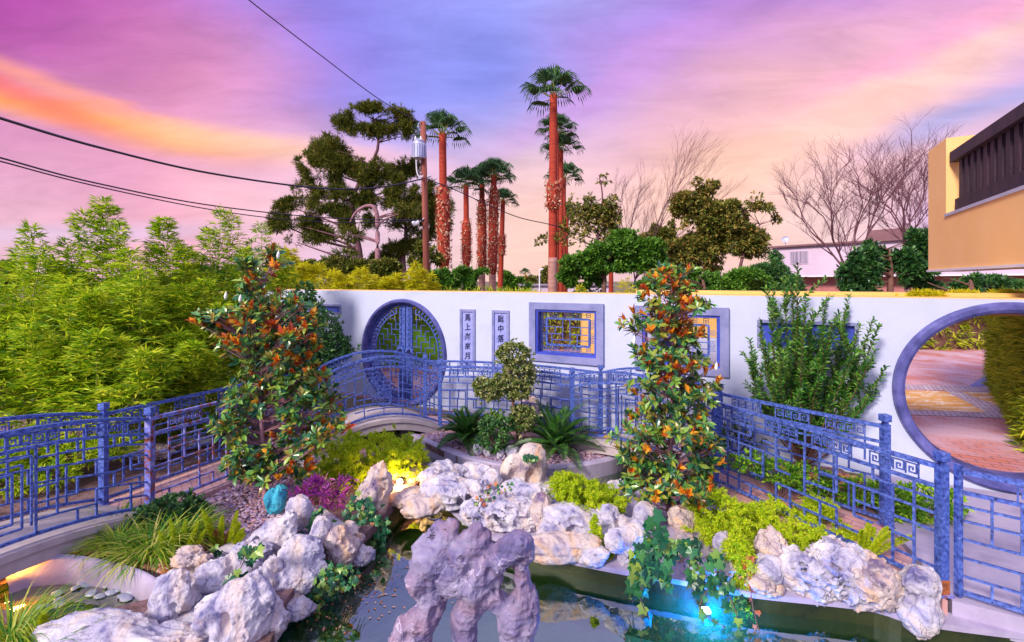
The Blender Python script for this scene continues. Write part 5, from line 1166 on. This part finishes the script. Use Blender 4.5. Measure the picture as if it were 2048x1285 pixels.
ivy('ivy strand hanging down the tall white boulder',[(476,1160,14,22),(462,1200,16,26),(500,1110,26,20),(505,1190,18,18),(470,1235,12,20)],3.75,56,.075,604,.03,[[(500,1100,3.85),(470,1160,3.72),(460,1210,3.62),(470,1260,3.55)]])
ivy('big leaved ivy hanging over the pond wall under the right magnolia',[(1290,1100,32,28),(1320,1080,32,26),(1325,1130,28,26),(1280,1140,22,24),(1272,1178,16,14),(1300,1040,14,14),(1340,1160,18,16)],3.98,95,.10,605,0,[[(1330,1060,4.2),(1300,1130,4.0),(1280,1190,3.9),(1300,1240,3.85)]])
ivy('ivy hanging above the blue underwater lamp',[(1400,1176,36,16),(1440,1165,34,18),(1390,1150,24,20),(1466,1205,18,18),(1380,1100,24,28),(1430,1120,20,20)],3.92,80,.08,606,.02,[[(1440,1150,4),(1470,1220,3.85),(1480,1262,3.8)],[(1420,1170,3.95),(1400,1220,3.85),(1450,1255,3.8)]])
ivy('reddish dry leaves beside the hanging fern',[(1502,1130,12,26),(1495,1150,16,16),(1492,1190,8,14)],4.0,20,.07,607,.8,[[(1500,1150,4.0),(1505,1210,3.85),(1520,1268,3.75)]])
ivy('loose ivy between the foxtail ferns and the white boulders',[(400,1120,18,10),(430,1100,16,8),(520,1100,20,10),(560,1120,14,10)],4.35,46,.05,610,.1)
ivy('ivy creeping over the squat rocks at the left bank corner',[(590,1200,26,16),(560,1180,14,14),(640,1130,20,16),(660,1150,20,14)],4.2,90,.055,611,.08)
ivy('green leaf tuft in the hollow of the two peaked rock',[(1062,916,14,8)],5.78,34,.045,608,0)
ivy('mixed small ivy beside the arched finger rock',[(985,985,16,22),(960,1010,10,20),(1010,975,16,10)],5.0,44,.04,609,.2)
# low hedge by the wall, hedges in the courtyard
bush('low_hedge_plant','low bright green shrub row right of the rear end post','shrub',[(1800,1010,40,26),(1850,1010,44,34),(1900,1010,22,28),(1770,990,30,24)],5.0,520,6,.06,.4,'lowhedge',701,z0=.0)
bush('low_hedge_plant','low green shrub under the laurel behind the railing','shrub',[(1560,945,50,22),(1620,960,44,22),(1680,985,40,22),(1730,985,30,26),(1500,925,40,18)],5.4,560,6,.06,.4,'lowhedge',702,z0=.0)
def hedgebox(label,x0,x1,y0,y1,h,n,ll,seed,mat='hedge'):
    r=rs(seed);t0=thing('hedge',label,'hedge',((x0+x1)/2,(y0+y1)/2,0),'clipped hedges of the courtyard')
    g=GB();g.box(x0+.12,x1-.12,y0+.12,y1-.12,0,h-.12);part('branch_core',g.geo(),M['stem'],t0)
    P=np.stack([r.uniform(x0,x1,n),r.uniform(y0,y1,n),r.uniform(0,h,n)],-1);f=r.randint(0,4,n);P[f==0,1]=y0;P[f==1,0]=x0;P[f==2,2]=h;P[f==3,0]=x1;P+=r.normal(size=P.shape)*.05
    D=np.zeros((n,3));D[f==0,1]=-1;D[f==1,0]=-1;D[f==2,2]=1;D[f==3,0]=1;part('leaves',sprays(P,D,r,6,ll,.2,T_RH,.7,droop=.2),M[mat],t0)
def hedgerun(label,a,b,w,h,n,ll,seed):
    r=rs(seed);a=np.array((*a,0.));b=np.array((*b,0.));U=unit(b-a);Q=np.array([U[1],-U[0],0]);L_=np.linalg.norm(b-a);t0=thing('hedge',label,'hedge',tuple((a+b)/2+Q*w/2),'clipped hedges of the courtyard')
    g=GB();V=[a+Q*.1+U*.1,b+Q*.1,b+Q*(w-.1),a+Q*(w-.1)+U*.1];g.add([tuple(v) for v in V]+[tuple(v+np.array([0,0,h-.1])) for v in V],np.array([[0,3,2,1],[4,5,6,7],[0,1,5,4],[1,2,6,5],[2,3,7,6],[3,0,4,7]]));part('branch_core',g.geo(),M['lowhedge'],t0)
    f=r.rand(n);s=r.rand(n)*L_;d=r.rand(n)*w;z=r.rand(n)*h;e=f<.25;tp=f>.9;s[e]=0;d[~e&~tp]=0;z[tp]=h
    P=a+U*s[:,None]+Q*d[:,None];P[:,2]=z;D=np.where(e[:,None],-U,np.where(tp[:,None],np.array([0,0,1.]),-Q));P+=r.normal(size=P.shape)*.05
    part('leaves',sprays(P,D,r,6,ll,.16,T_RH,.7,droop=.1),M['hedge'],t0)
hedgerun('tall clipped hedge just inside the open moon gate',(7.75,6.75),(12.6,11.9),1.4,2.2,3800,.17,711)
hedgerun('yellow green courtyard hedge seen through the metal doors',(-9,14.6),(.9,14.2),.6,2.2,2600,.2,713);hedgebox('long clipped hedge closing the far side of the courtyard',-13,26,17.2,18.4,1.7,7000,.26,712)
# ---------- background ----------
def palm(label,px,ytop,Y,ybase,crown,wd,seed,boot=(0,0),smooth0=None,nf=18,fr=None,group='fan palms behind the wall'):
    """px,ytop: crown centre; boot: (y0,y1) pixel span of the shaggy zone"""
    r=random.Random(seed);k=Y/F;top=A(px,ytop,Y);bx=smooth0 or px;base=A(bx,700,Y);base.z=-.05;t0=thing('fan_palm',label,'palm tree',tuple(base),group);w=wd*k/2
    n=26;P=[base.lerp(top,i/(n-1)) for i in range(n)];g=GB();zb=CH-(ybase-HY)*k
    g.tube(P,[w*(1.0-.22*i/(n-1))*(1+.03*(i%2)) for i in range(n)],12)
    part('trunk',g.geo(),M['palmred'],t0,smooth=True)
    if smooth0 is not None or True:
        m=[p for p in P if p.z<zb] if ybase else []
        if len(m)>1:
            g=GB();m.append(base.lerp(top,(zb-base.z)/(top.z-base.z)));g.tube(m,[w*1.05*(1-.008*i) for i in range(len(m))],12);part('grey_foot',g.geo(),M['palmbase'],t0,smooth=True)
    rr_=rs(seed)
    if boot[1]:
        z1=CH-(boot[0]-HY)*k;z0=CH-(boot[1]-HY)*k;bz=[z0+(z1-z0)*q/8 for q in range(9)];gb=GB();gb.tube([(base.x+(top.x-base.x)*(q-base.z)/(top.z-base.z),base.y,q) for q in bz],[w*(1.0 if q in(bz[0],bz[-1]) else 1.38) for q in bz],12);part('stub_layer',gb.geo(),M['palmred'],t0,smooth=True);nb=int((z1-z0)*110);t=rr_.rand(nb);a=rr_.rand(nb)*6.283;z=z0+(z1-z0)*t
        cx=base.x+(top.x-base.x)*(z-base.z)/(top.z-base.z);D=np.stack([np.cos(a)*.6,np.sin(a)*.6,np.where(rr_.rand(nb)<.5,.8,-.5)],-1)+rr_.normal(size=(nb,3))*.3
        P_=np.stack([cx+np.cos(a)*w*1.4,base.y+np.sin(a)*w*1.4,z],-1);part('frond_stubs',leaves(P_,D,np.stack([np.cos(a),np.sin(a),.4+0*a],-1),w*.85,w*.34,T_RH),M['boots'],t0)
    # crown: folded fan leaves
    Lf=crown*k*1.0;c=np.array(top)+np.array([0,0,-.1*Lf]);S=[];PP=[];DD=[];NN=[];LL=[]
    for i in range(nf):
        a=i*2.399+r.uniform(-.2,.2);el=R(90-84*((i+.5)/nf)**1.0);h=np.array([math.cos(a),math.sin(a),0]);d=h*math.cos(el)+np.array([0,0,math.sin(el)]);pt=Lf*.48*r.uniform(.85,1.1)
        e=c+d*pt+np.array([0,0,-.04*Lf]);S.append((*c,*e,w*.14,w*.07));ax=unit(d+np.array([0,0,-.22]));sd=unit(np.cross(ax,np.array([0,0,1.])));nn=np.cross(sd,ax)
        for q in range(17):
            f=(q-8)/8;an=f*1.35;dd=ax*math.cos(an)+sd*math.sin(an)+nn*(-.15*abs(f));l1=Lf*.42*(1-.22*abs(f))
            m_=e+dd*l1;PP.append(e);DD.append(dd);NN.append(nn);LL.append((l1,l1*.17))
            d2=unit(dd*.55+np.array([0,0,-.75+.15*r.random()]));PP.append(m_-dd*l1*.18);DD.append(d2);NN.append(nn+dd);LL.append((Lf*.28*r.uniform(.5,1.2),l1*.08))
    LL=np.array(LL);lv=leaves(PP,DD,NN,LL[:,0],LL[:,1],T_RH);g=GB();g.segs(S,4);part('petioles',g.geo(),M['culm'],t0);part('crown',lv,M['palmleaf'],t0)
palm('tall fan palm left of the group, beside the utility pole',885,268,30,538,66,18,1,(375,538),889,18)
palm('second fan palm of the left group with a pale crown',932,372,33,535,56,13,2,(440,530),934,18)
palm('third fan palm of the left group standing close to the fourth',964,362,35,548,48,13,3,(400,545),964,16)
palm('fourth fan palm of the left group leaning right',988,352,34,550,52,14,4,(375,548),984,28)
palm('short fan palm at the right of the left group',1006,402,38,0,36,11,5,(470,512),999,22)
palm('tallest fan palm above the garden with a wide crown',1107,190,26,516,80,19,6,(362,420),1105,16)
palm('second tall fan palm just behind the tallest one',1122,300,32,0,52,12,7,(0,0),1121,16)
palm('lower fan palm behind the two tallest palms',1128,355,36,0,46,10,8,(0,0),1127,22)
palm('small fan palm right of the tallest palms',1134,430,42,0,36,9,9,(0,0),1130,20)
palm('fan palm whose crown sits just under the tallest one',1114,262,30,0,50,9,10,(0,0),1114,22)
palm('very distant little palm over the wall left of the tall palms',1050,546,90,0,14,2.5,11,(0,0),None,16)
palm('second very distant palm over the wall',1062,556,95,0,11,2.2,12,(0,0),None,14)
palm('distant shaggy palm among the bare branches',1222,462,50,0,26,10,13,(470,520),None,20)
# pines
PN=dict(cat='tree')
tree('pine_tree','tall spreading pine with reddish trunk on the left','tree',None,34,subd([(745,228,64,22),(810,255,30,20),(700,250,30,20),(760,262,50,16),(660,300,46,28),(650,340,44,34),(700,340,44,34),(620,380,30,24),(740,350,46,30),(690,400,60,26),(640,410,36,22),(600,450,46,18),(575,410,20,12),(640,470,40,16),(585,480,24,14),(760,400,50,24),(800,370,34,24),(700,440,50,20),(560,440,24,20),(620,330,26,26)],9,1,.34,1.0,.8),
 [(722,560),(718,500),(705,440),(712,380),(755,300),(748,240)],'pine','bare',9500,8,.38,.13,801,T_RH,None,.28,36,.1,1,1.3,.42,.8,0,.45,.8,0,halo=.28)
tree('pine_tree','second pine with hanging branches behind the utility pole','tree',None,37,subd([(800,410,40,22),(830,430,34,18),(790,450,50,18),(840,480,30,24),(800,500,36,20),(760,440,30,16),(870,400,30,30),(880,440,26,30),(770,520,30,14),(810,340,30,20)],8,2,.36,1.0,.8),
 [(808,560),(806,510),(812,460),(800,400)],'pine','bare',4600,8,.38,.13,802,T_RH,None,.28,26,.1,1,1.3,.42,.8,0,.3,.8,0,halo=.28)
tree('pine_tree','leaning pine trunk with a bent bare top','tree',None,30,[(700,470,20,12),(820,420,30,10),(690,512,26,8)],[(756,570),(755,500),(753,425),(735,412),(712,425),(700,445)],'pine','pink',200,8,.5,.1,803,T_RH,None,.2,8,.3)
# green masses beyond the wall
def mass(label,bl,Y,n,mat,seed,ll=.35,k=6,wd=.5,limbs=8,bark='stem',name='leafy_tree',clump=1,cth=.4,trunk=None,trad=.12,cs=.8,T=T_RH,group='trees beyond the wall',shell=.35,up=.3,tw=0):
    x=np.mean([b[0] for b in bl]);yb=max(b[1]+b[3] for b in bl);yt=min(b[1] for b in bl)
    tree(name,label,'tree',None,Y,subd(bl,9,seed,.40,1.0),trunk or [(x,max(yb,600)),(x+3,(yb+yt)/2),(x,yt)],mat,bark,int(n*1.5),k,ll*.8,wd,seed,T,group,trad,limbs,shell,clump,cs,cth,.9,0,up,1,tw,halo=.3)
mass('broad bright green tree right of the tallest palm',[(1170,520,46,30),(1220,505,50,32),(1280,515,46,32),(1180,560,60,28),(1250,560,66,28),(1140,545,26,22)],20,4200,'bushy',811,.24)
mass('sparse leafy tree with airy branches beside the tallest palm',[(1190,400,44,44),(1160,450,36,44),(1210,450,50,40),(1230,420,30,30),(1095,480,26,12)],26,700,'cypress',812,.26,5,.5,22,'bare',trunk=[(1200,560),(1195,480),(1205,400),(1198,350)],clump=0,tw=300,trad=.1)
mass('brown olive conifer right of the bare branches',[(1405,385,30,22),(1400,420,48,28),(1440,440,46,30),(1400,465,60,30),(1470,480,50,36),(1420,510,60,34),(1370,500,40,24)],28,4200,'cypress',813,.32,6,.4,16,'bare',clump=1,cth=.45,tw=150)
mass('olive tree with loose orange leaves against the sunset',[(1500,430,44,28),(1530,460,30,34),(1490,470,44,40),(1460,430,34,24)],27,1300,'cypress',814,.28,5,.45,18,'bare',trunk=[(1475,560),(1490,500),(1520,450)],clump=1,tw=250)
mass('low conifer at the left of the brown olive tree',[(1330,490,30,20),(1350,470,26,22),(1310,470,26,16),(1340,520,36,26)],30,1500,'cypress',815,.3,6,.4,8,'bare')
mass('dark green shrubs directly over the wall below the conifers',[(1370,565,60,26),(1430,560,60,30),(1490,560,50,28),(1330,570,40,20)],16,3000,'bushy',816,.2,6,.4,10)
mass('grey green tree in front of the mauve house',[(1560,560,40,24),(1590,572,30,18),(1530,560,36,26),(1552,530,16,20)],17,2200,'evergreen',817,.18,6,.3,10)
mass('dark leafy shrub growing up into the bare tree',[(1735,520,36,40),(1760,550,60,34),(1720,560,36,24),(1820,560,60,26),(1800,530,40,30),(1840,500,20,50)],17,2600,'darkbush',818,.26,6,.4,12,tw=60)
mass('dark bushes under the orange balcony',[(1900,570,50,16),(1980,572,60,14),(1940,560,40,14)],16,900,'darkbush',819,.22,6,.4,6)
mass('distant round green tree left of the tallest palm',[(1022,558,26,16),(1035,570,36,14)],60,900,'bushy',820,.5,6,.5,6,trad=.2)
mass('distant hazy trees in the gap between the palms',[(1070,568,30,10),(1085,560,14,18),(1058,565,14,10),(1110,572,40,8)],85,700,'cypress',821,.7,6,.5,6,trad=.2)
mass('green shrubs behind the left palm group',[(930,560,40,24),(880,565,30,22),(975,565,40,20),(850,560,30,18),(1000,575,40,12)],24,2400,'bushy',822,.28,6,.45,8)
mass('olive shrubs behind the yellow bamboo',[(700,550,60,20),(780,545,60,18),(640,545,50,22),(850,520,30,30)],27,1800,'pine',823,.35,6,.4,8)
mass('bushes far left beyond the bamboo',[(10,545,40,30),(110,560,60,14),(-60,540,60,40)],40,1200,'cypress',824,.5,6,.5,8,trad=.2)
mass('trees seen far behind the bamboo hedge',[(220,570,90,14),(400,560,100,20),(540,560,60,24)],42,1600,'bushy',825,.5,6,.5,8,trad=.2)
mass('trees in the distance behind the house',[(1640,560,90,20),(1350,565,80,18)],48,1200,'bushy',826,.5,6,.5,6,trad=.2)
# bare trees
def bare(label,base,Y,dirs,seed,ln,r0,depth=6,mat='bare',spread=.5,lean=0,group='leafless trees beyond the wall',trunkh=.2):
    r=random.Random(seed);b=A(*base,Y);t0=thing('bare_tree',label,'tree',(b.x,b.y,-.05),group);S=[];T1=[]
    def grow(p,d,l,rad,k):
        n=3;q=p
        for i in range(n):
            d=(d+Vector((r.uniform(-.16,.16),r.uniform(-.16,.16),r.uniform(-.05,.12)))).normalized();e=q+d*l/n;S.append((*q,*e,rad*(1-.12*i),rad*(1-.12*(i+1))));q=e
            if k>0 and i<n-1 and r.random()<.6:
                s=Vector((r.uniform(-1,1),r.uniform(-1,1),r.uniform(-.2,.7))).normalized();grow(q,(d*.75+s*spread*1.3).normalized(),l*.55,rad*.5,k-1)
        if k>0:
            for _ in range(2):
                s=Vector((r.uniform(-1,1),r.uniform(-1,1),r.uniform(-.3,.6))).normalized();grow(q,(d+s*spread+Vector((lean*.1,0,0))).normalized(),l*r.uniform(.62,.82),rad*.62,k-1)
    g=GB();v0=Vector((b.x,b.y,-.05));g.tube([v0,b.lerp(v0,.4),b],[r0*1.5,r0*1.2,r0*1.1],8);part('trunk',g.geo(),M[mat],t0,smooth=True)
    for (tx,ty,f) in dirs:
        d=(A(tx,ty,Y+r.uniform(-1,1))-b);grow(b,d.normalized(),ln*f,r0*.75,depth)
    g=GB();g.segs(S,4);part('branches',g.geo(),M[mat],t0)
bare('wide bare tree in front of the mauve house on the right',(1700,560),22,[(1660,420,1.),(1620,460,.95),(1700,380,1.05),(1740,400,1),(1790,360,1.1),(1640,380,1)],901,2.1,.085,6)
bare('second bare tree next to the orange balcony',(1815,545),21,[(1830,330,1.0),(1790,340,.95),(1850,400,.9),(1800,420,.9)],902,2.0,.09,6)
bare('bare tree with branches swept to the right in the middle',(1270,560),30,[(1300,440,1.),(1340,420,1.05),(1250,420,.9),(1360,450,1.1),(1230,400,.8)],903,2.9,.06,6,spread=.34,lean=1.5)
# utility pole
def upole():
    Y=22;k=Y/F;b=A(856,640,Y);b.z=-.05;t=A(846,244,Y);t0=thing('utility_pole','reddish wooden utility pole carrying a transformer and cables','utility pole',tuple(b));g=GB();g.tube([b,b.lerp(t,.5),t],[.17,.15,.13],10);part('shaft',g.geo(),M['pole'],t0,smooth=True)
    g=GB();c=A(838,300,Y-.25);cc=Vector((c.x,c.y,c.z));g.tube([cc+Vector((0,0,-.42)),cc+Vector((0,0,-.40)),cc+Vector((0,0,.36)),cc+Vector((0,0,.38)),cc+Vector((0,0,.46))],[.26,.30,.30,.33,.2],18)
    tr=part('transformer',g.geo(),M['steel'],t0)
    g=GB()
    for i in range(18):
        a=i/18*6.283;g.bar(cc+Vector((math.cos(a)*.32,math.sin(a)*.32,-.34)),cc+Vector((math.cos(a)*.32,math.sin(a)*.32,.26)),.03,.05,(math.cos(a),math.sin(a),0))
    part('cooling_fins',g.geo(),M['steel'],tr)
    for dx in(-.16,.1):
        g=GB();q=cc+Vector((dx,-.05,.44));g.tube([q,q+Vector((0,0,.06)),q+Vector((0,0,.12)),q+Vector((0,0,.2))],[.05,.07,.04,.03],8);part('bushing',g.geo(),M['plastic'],tr)
    g=GB();g.tube(spline([A(832,316,Y-.3),A(834,345,Y-.3),A(840,355,Y-.3),A(846,352,Y-.2)],5),.03,6);part('drop_cable',g.geo(),M['plastic'],t0)
    g=GB();g.tube([A(832,447,Y-.2),A(836,446,Y-.2),A(850,436,Y-.1)],[.07,.03,.03],6);g.tube([A(825,449,Y-.3),A(838,445,Y-.25)],[.13,.13],10);part('camera_housing',g.geo(),M['plastic'],t0)
    g=GB();g.tube([A(845,250,Y),A(838,246,Y),A(836,255,Y)],.03,6);g.tube([A(838,360,Y),A(862,352,Y)],.05,6);part('bracket',g.geo(),M['steel'],t0)
upole()
def cable(label,pts,rad=.02,n=8):
    P=spline([A(*p) for p in pts],n);g=GB();g.tube(P,rad,5);tag(part('cable',g.geo(),M['wire']),label,'cable','overhead cables')
cable('thick twisted cable sagging across the left sky to the pole',[(-60,215,9),(0,237,9.6),(200,296,12),(420,347,15),(640,377,18),(760,375,20),(846,358,21.8)],.035)
cable('upper of the two parallel cables low in the left sky',[(-60,302,9),(0,316,9.6),(180,364,12),(400,408,15),(600,432,18),(740,440,20),(850,440,21.8)],.022)
cable('lower of the two parallel cables low in the left sky',[(-60,308,9),(0,323,9.6),(180,370,12),(400,416,15),(560,438,17.5),(720,446,20),(850,441,21.9)],.018)
cable('thin cable falling from the top of the frame to the pole',[(470,-30,14),(500,2,14.6),(640,110,17.5),(760,200,20.5),(845,248,21.9)],.02)
cable('dark cable running right from the pole to the tallest palm',[(850,358,21.9),(900,376,22.5),(980,412,23.5),(1040,436,24.3),(1110,452,25.5),(1180,474,27)],.025)
# far street lamp posts
for x,y0,lb in ((1079,540,'thin pale lamp post far beyond the wall between the palms'),(783,540,'thin pale lamp post beyond the yellow bamboo')):
    p=A(x,640,60);p.z=-.05;q=A(x,y0,60);t0=thing('lamp_post',lb,'lamp post',tuple(p));g=GB();g.tube([p,q],.09,6);part('mast',g.geo(),M['plastic'],t0);g=GB();g.tube([q,q+Vector((.5,0,.1))],.1,6);part('lamp_head',g.geo(),M['plastic'],t0)
# mauve house
def house():
    Y=40;t0=thing('apartment_house','two storey mauve house with flat brown roof behind the bare trees','house',tuple(A(1700,620,Y)));a=A(1545,496,Y+4);b=A(1860,462,Y-6);a.z=b.z=0
    u=(b-a).normalized();nr=Vector((u.y,-u.x,0));Ln=(b-a).length+8;zt_=5.75
    def w3(s,z,d=0):q=a+u*s+nr*d;return (q.x,q.y,z)
    def bx(nm,s0,s1,z0,z1,d0,d1,mat,par): 
        g=GB();g.add([w3(s0,z0,d0),w3(s1,z0,d0),w3(s1,z0,d1),w3(s0,z0,d1),w3(s0,z1,d0),w3(s1,z1,d0),w3(s1,z1,d1),w3(s0,z1,d1)],np.array([[0,3,2,1],[4,5,6,7],[0,1,5,4],[1,2,6,5],[2,3,7,6],[3,0,4,7]]));return part(nm,g.geo(),M[mat],par)
    bx('upper_wall',0,Ln,2.95,zt_,-6,0,'housewall',t0);bx('lower_wall',1.0,Ln,-.1,2.95,-6,-1.2,'housered',t0);rf=bx('roof',-.3,Ln+.3,zt_,zt_+.16,-6.3,.35,'roof',t0)
    bx('roof_unit',7.2,9.6,zt_+.16,zt_+1.1,-3,-1.4,'roof',rf)
    for s,w,z0,z1 in((1.7,1.5,4.2,5.3),(7.6,.5,4.3,5.3),(12.0,1.3,4.2,5.3),(16.5,1.3,4.2,5.3)):
        wi=bx('window',s-.07,s+w+.07,z0-.07,z1+.07,.0,.05,'housewall',t0);bx('pane',s,s+w,z0,z1,.05,.07,'curtain',wi);bx('mullion',s+w/2-.03,s+w/2+.03,z0,z1,.07,.09,'housewall',wi)
    bx('wall_band',0,Ln,2.95,3.05,.0,.06,'plastic',t0)
    q=Vector(w3(1.2,zt_+.1,0));d=thing('satellite_dish','small satellite dish on the corner of the mauve house roof','satellite dish',tuple(q));g=GB();g.tube([q,q+Vector((0,0,.45))],.03,6);part('mast',g.geo(),M['steel'],d);g=GB();c=q+Vector((0,0,.6));ax=Vector((-.5,-1,.5)).normalized();g.tube([c,c+ax*.03,c+ax*.08,c+ax*.14],[.05,.18,.27,.32],14,False);part('dish',g.geo(),M['steel'],d,smooth=True)
house()
# low distant building
p=A(1095,575,70);g=GB();g.box(p.x-7,p.x+9,66,74,-.1,1.9);t0=thing('low_building','low pale building far beyond the wall between the palms','building',(p.x,70,-.1));part('wall',g.geo(),M['housewall'],t0);g=GB();g.box(p.x-7.3,p.x+9.3,65.6,74.3,1.9,2.1);part('roof',g.geo(),M['curtain'],t0)
# orange balcony building at the right
def balcony():
    a=Vector((8.235,9.0,0));u=Vector((-.55*-1,-1,0)); # towards the viewer: X decreases by .55 per metre of Y
    u=Vector((-.55,-1,0)).normalized();nr=Vector((-1,.55,0)).normalized();t0=thing('balcony_house','orange stucco upper storey with dark wooden balcony rail at the right edge','building',(8.2,9,0))
    def w3(s,d,z):q=a+u*s+nr*d;return (q.x,q.y,z)
    def bx(nm,s0,s1,d0,d1,z0,z1,mat,par=t0):
        g=GB();g.add([w3(s0,d0,z0),w3(s1,d0,z0),w3(s1,d1,z0),w3(s0,d1,z0),w3(s0,d0,z1),w3(s1,d0,z1),w3(s1,d1,z1),w3(s0,d1,z1)],np.array([[0,3,2,1],[4,5,6,7],[0,1,5,4],[1,2,6,5],[2,3,7,6],[3,0,4,7]]));return part(nm,g.geo(),M[mat],par)
    zb,zl,zt_=2.815,3.745,5.15
    bx('end_wall',0,.99,-.35,0,zb,zt_,'ochre');bx('end_wall_return',0,.98,-2.4,-.351,zb,zt_,'ochre')
    bx('fascia_wall',.991,7,-.35,0,zb,zl,'ochre');bx('ledge',.96,7,-.36,.02,zl,zl+.05,'steel');bx('soffit_trim',-.02,7,-.5,.025,zb-.04,zb-.002,'plastic')
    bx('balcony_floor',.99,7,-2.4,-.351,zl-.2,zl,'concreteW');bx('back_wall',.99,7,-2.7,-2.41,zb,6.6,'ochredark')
    r=bx('balcony_railing',1.12,7,-.16,-.08,3.84,4.03,'wood');bx('top_rail',1.05,7,-.20,-.03,4.69,4.87,'wood',r)
    s=1.25
    while s<6.8: bx('slat',s,s+.13,-.15,-.10,4.03,4.69,'wood',r);bx('rear_slat',s+.17,s+.27,-.26,-.22,3.9,4.8,'wood',r);s+=.245
balcony()
# courtyard seen through the square windows and doors
g=GB();g.box(2.05,2.45,13.2,13.6,0,1.95)
t0=thing('courtyard_column','cream courtyard column seen through the first square window','column',(2.2,13.4,0));part('shaft',g.geo(),M['coping'],t0)
g=GB();g.box(1.95,2.55,13.1,13.7,0,.25);part('plinth',g.geo(),M['coping'],t0)
def wallarch():
    t0=thing('courtyard_wall','white courtyard wall with round arch seen through the first square window','wall',(4.2,12.4,0));fn=lambda s,z,d:(s,12.4-d,z)
    top=[(2.6+3.0*math.sin(R(a)),0.2+1.95*(1-math.cos(R(a)))) for a in range(0,91,9)]
    o=[(2.6,0.0)]+[(2.6+1.6*(1-math.cos(R(a))),0.2+1.9*math.sin(R(a))) for a in range(0,91,10)]+[(6.4,2.1),(6.4,0)]
    part('wall_panel',plate(o,[],fn,-.3,0).geo(),M['wall'],t0)
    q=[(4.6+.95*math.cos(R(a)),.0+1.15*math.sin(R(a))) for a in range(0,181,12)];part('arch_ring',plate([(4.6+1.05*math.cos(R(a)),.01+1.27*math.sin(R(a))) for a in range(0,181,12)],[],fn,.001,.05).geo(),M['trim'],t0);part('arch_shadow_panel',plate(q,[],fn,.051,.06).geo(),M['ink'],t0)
wallarch()
g=GB();fn=lambda s,z,d:(s,10.4-d,z)
t0=thing('courtyard_screen_wall','cream stucco screen wall seen through the second square window','wall',(5,10.4,0));part('upper_wall',plate(rect(4.0,6.4,1.3,2.25),[],fn,-.25,0).geo(),M['coping'],t0);part('lower_wall',plate(rect(4.0,6.4,0,1.298),[],fn,-.25,0).geo(),M['wall'],t0)
# ---------- lamps ----------
def spot():
    c=A(800,963,5.93);t0=thing('spot_lamp','glowing warm spot lamp set in the pinkish rocks','lamp',tuple(c-Vector((0,0,.12))));g=GB();g.tube([c+Vector((0,.10,-.02)),c+Vector((0,.0,0)),c+Vector((0,-.02,0))],[.04,.045,.048],14);part('housing',g.geo(),M['ink'],t0)
    g=GB();g.tube([c+Vector((0,-.022,0)),c+Vector((0,-.034,0)),c+Vector((0,-.045,0))],[.04,.036,.015],14);part('bulb',g.geo(),M['lampwarm'],t0,smooth=True)
    g=GB();g.tube([c+Vector((0,.06,-.03)),c+Vector((0,.06,-.16))],.01,6);part('stake',g.geo(),M['ink'],t0)
    l=bpy.data.lights.new('lamp_light','POINT');l.energy=30;l.color=(1,.62,.2);l.shadow_soft_size=.04;o=bpy.data.objects.new('lamp_light',l);C.objects.link(o);o.location=c+Vector((0,-.09,.02))
    # blue underwater lamp
    c=G(1411,1226,-.32);t0=thing('underwater_lamp','blue underwater lamp glowing below the ivy','lamp',tuple(c-Vector((0,0,.05))));g=GB();g.tube([c+Vector((-.045,0,.0)),c+Vector((-.02,0,.02)),c+Vector((.02,0,.02)),c+Vector((.045,0,.0))],[.012,.028,.028,.012],10);part('lens',g.geo(),M['lampblue'],t0,smooth=True)
    g=GB();g.tube([c+Vector((0,0,-.005)),c+Vector((0,0,-.09))],[.05,.035],12);part('housing',g.geo(),M['ink'],t0)
    l=bpy.data.lights.new('underwater_light','POINT');l.energy=260;l.color=(.0,.2,1);l.shadow_soft_size=.06;o=bpy.data.objects.new('underwater_light',l);C.objects.link(o);o.location=c+Vector((0,-.12,-.16))
    # warm light under the lower left bridge
    c=Vector((-4.62,4.16,-.075));t0=thing('bridge_lamp','small warm lamp tucked under the lower left bridge','lamp',tuple(c));g=GB();g.tube([c+Vector((0,0,-.03)),c+Vector((0,0,.0))],[.04,.03],10);part('housing',g.geo(),M['ink'],t0);g=GB();g.tube([c+Vector((0,0,.001)),c+Vector((0,0,.012))],[.026,.015],10);part('bulb',g.geo(),M['lampwarm'],t0)
    l=bpy.data.lights.new('bridge_light','POINT');l.energy=30;l.color=(1,.42,.04);l.shadow_soft_size=.05;o=bpy.data.objects.new('bridge_light',l);C.objects.link(o);o.location=c+Vector((.1,0,.05))
    # submerged pot ring
    c=G(870,1032,-.295);t0=thing('water_plant_basket','round submerged basket rim near the pond wall','basket',tuple(c));g=GB();g.tube([c+Vector((.085*math.cos(R(a)),.085*math.sin(R(a)),.0)) for a in range(0,361,20)],.010,6);part('rim',g.geo(),M['steel'],t0)
    g=GB();g.tube([c+Vector((0,0,-.012)),c+Vector((0,0,-.16))],[.083,.06],14,False);part('pot_wall',g.geo(),M['ink'],t0)
spot()
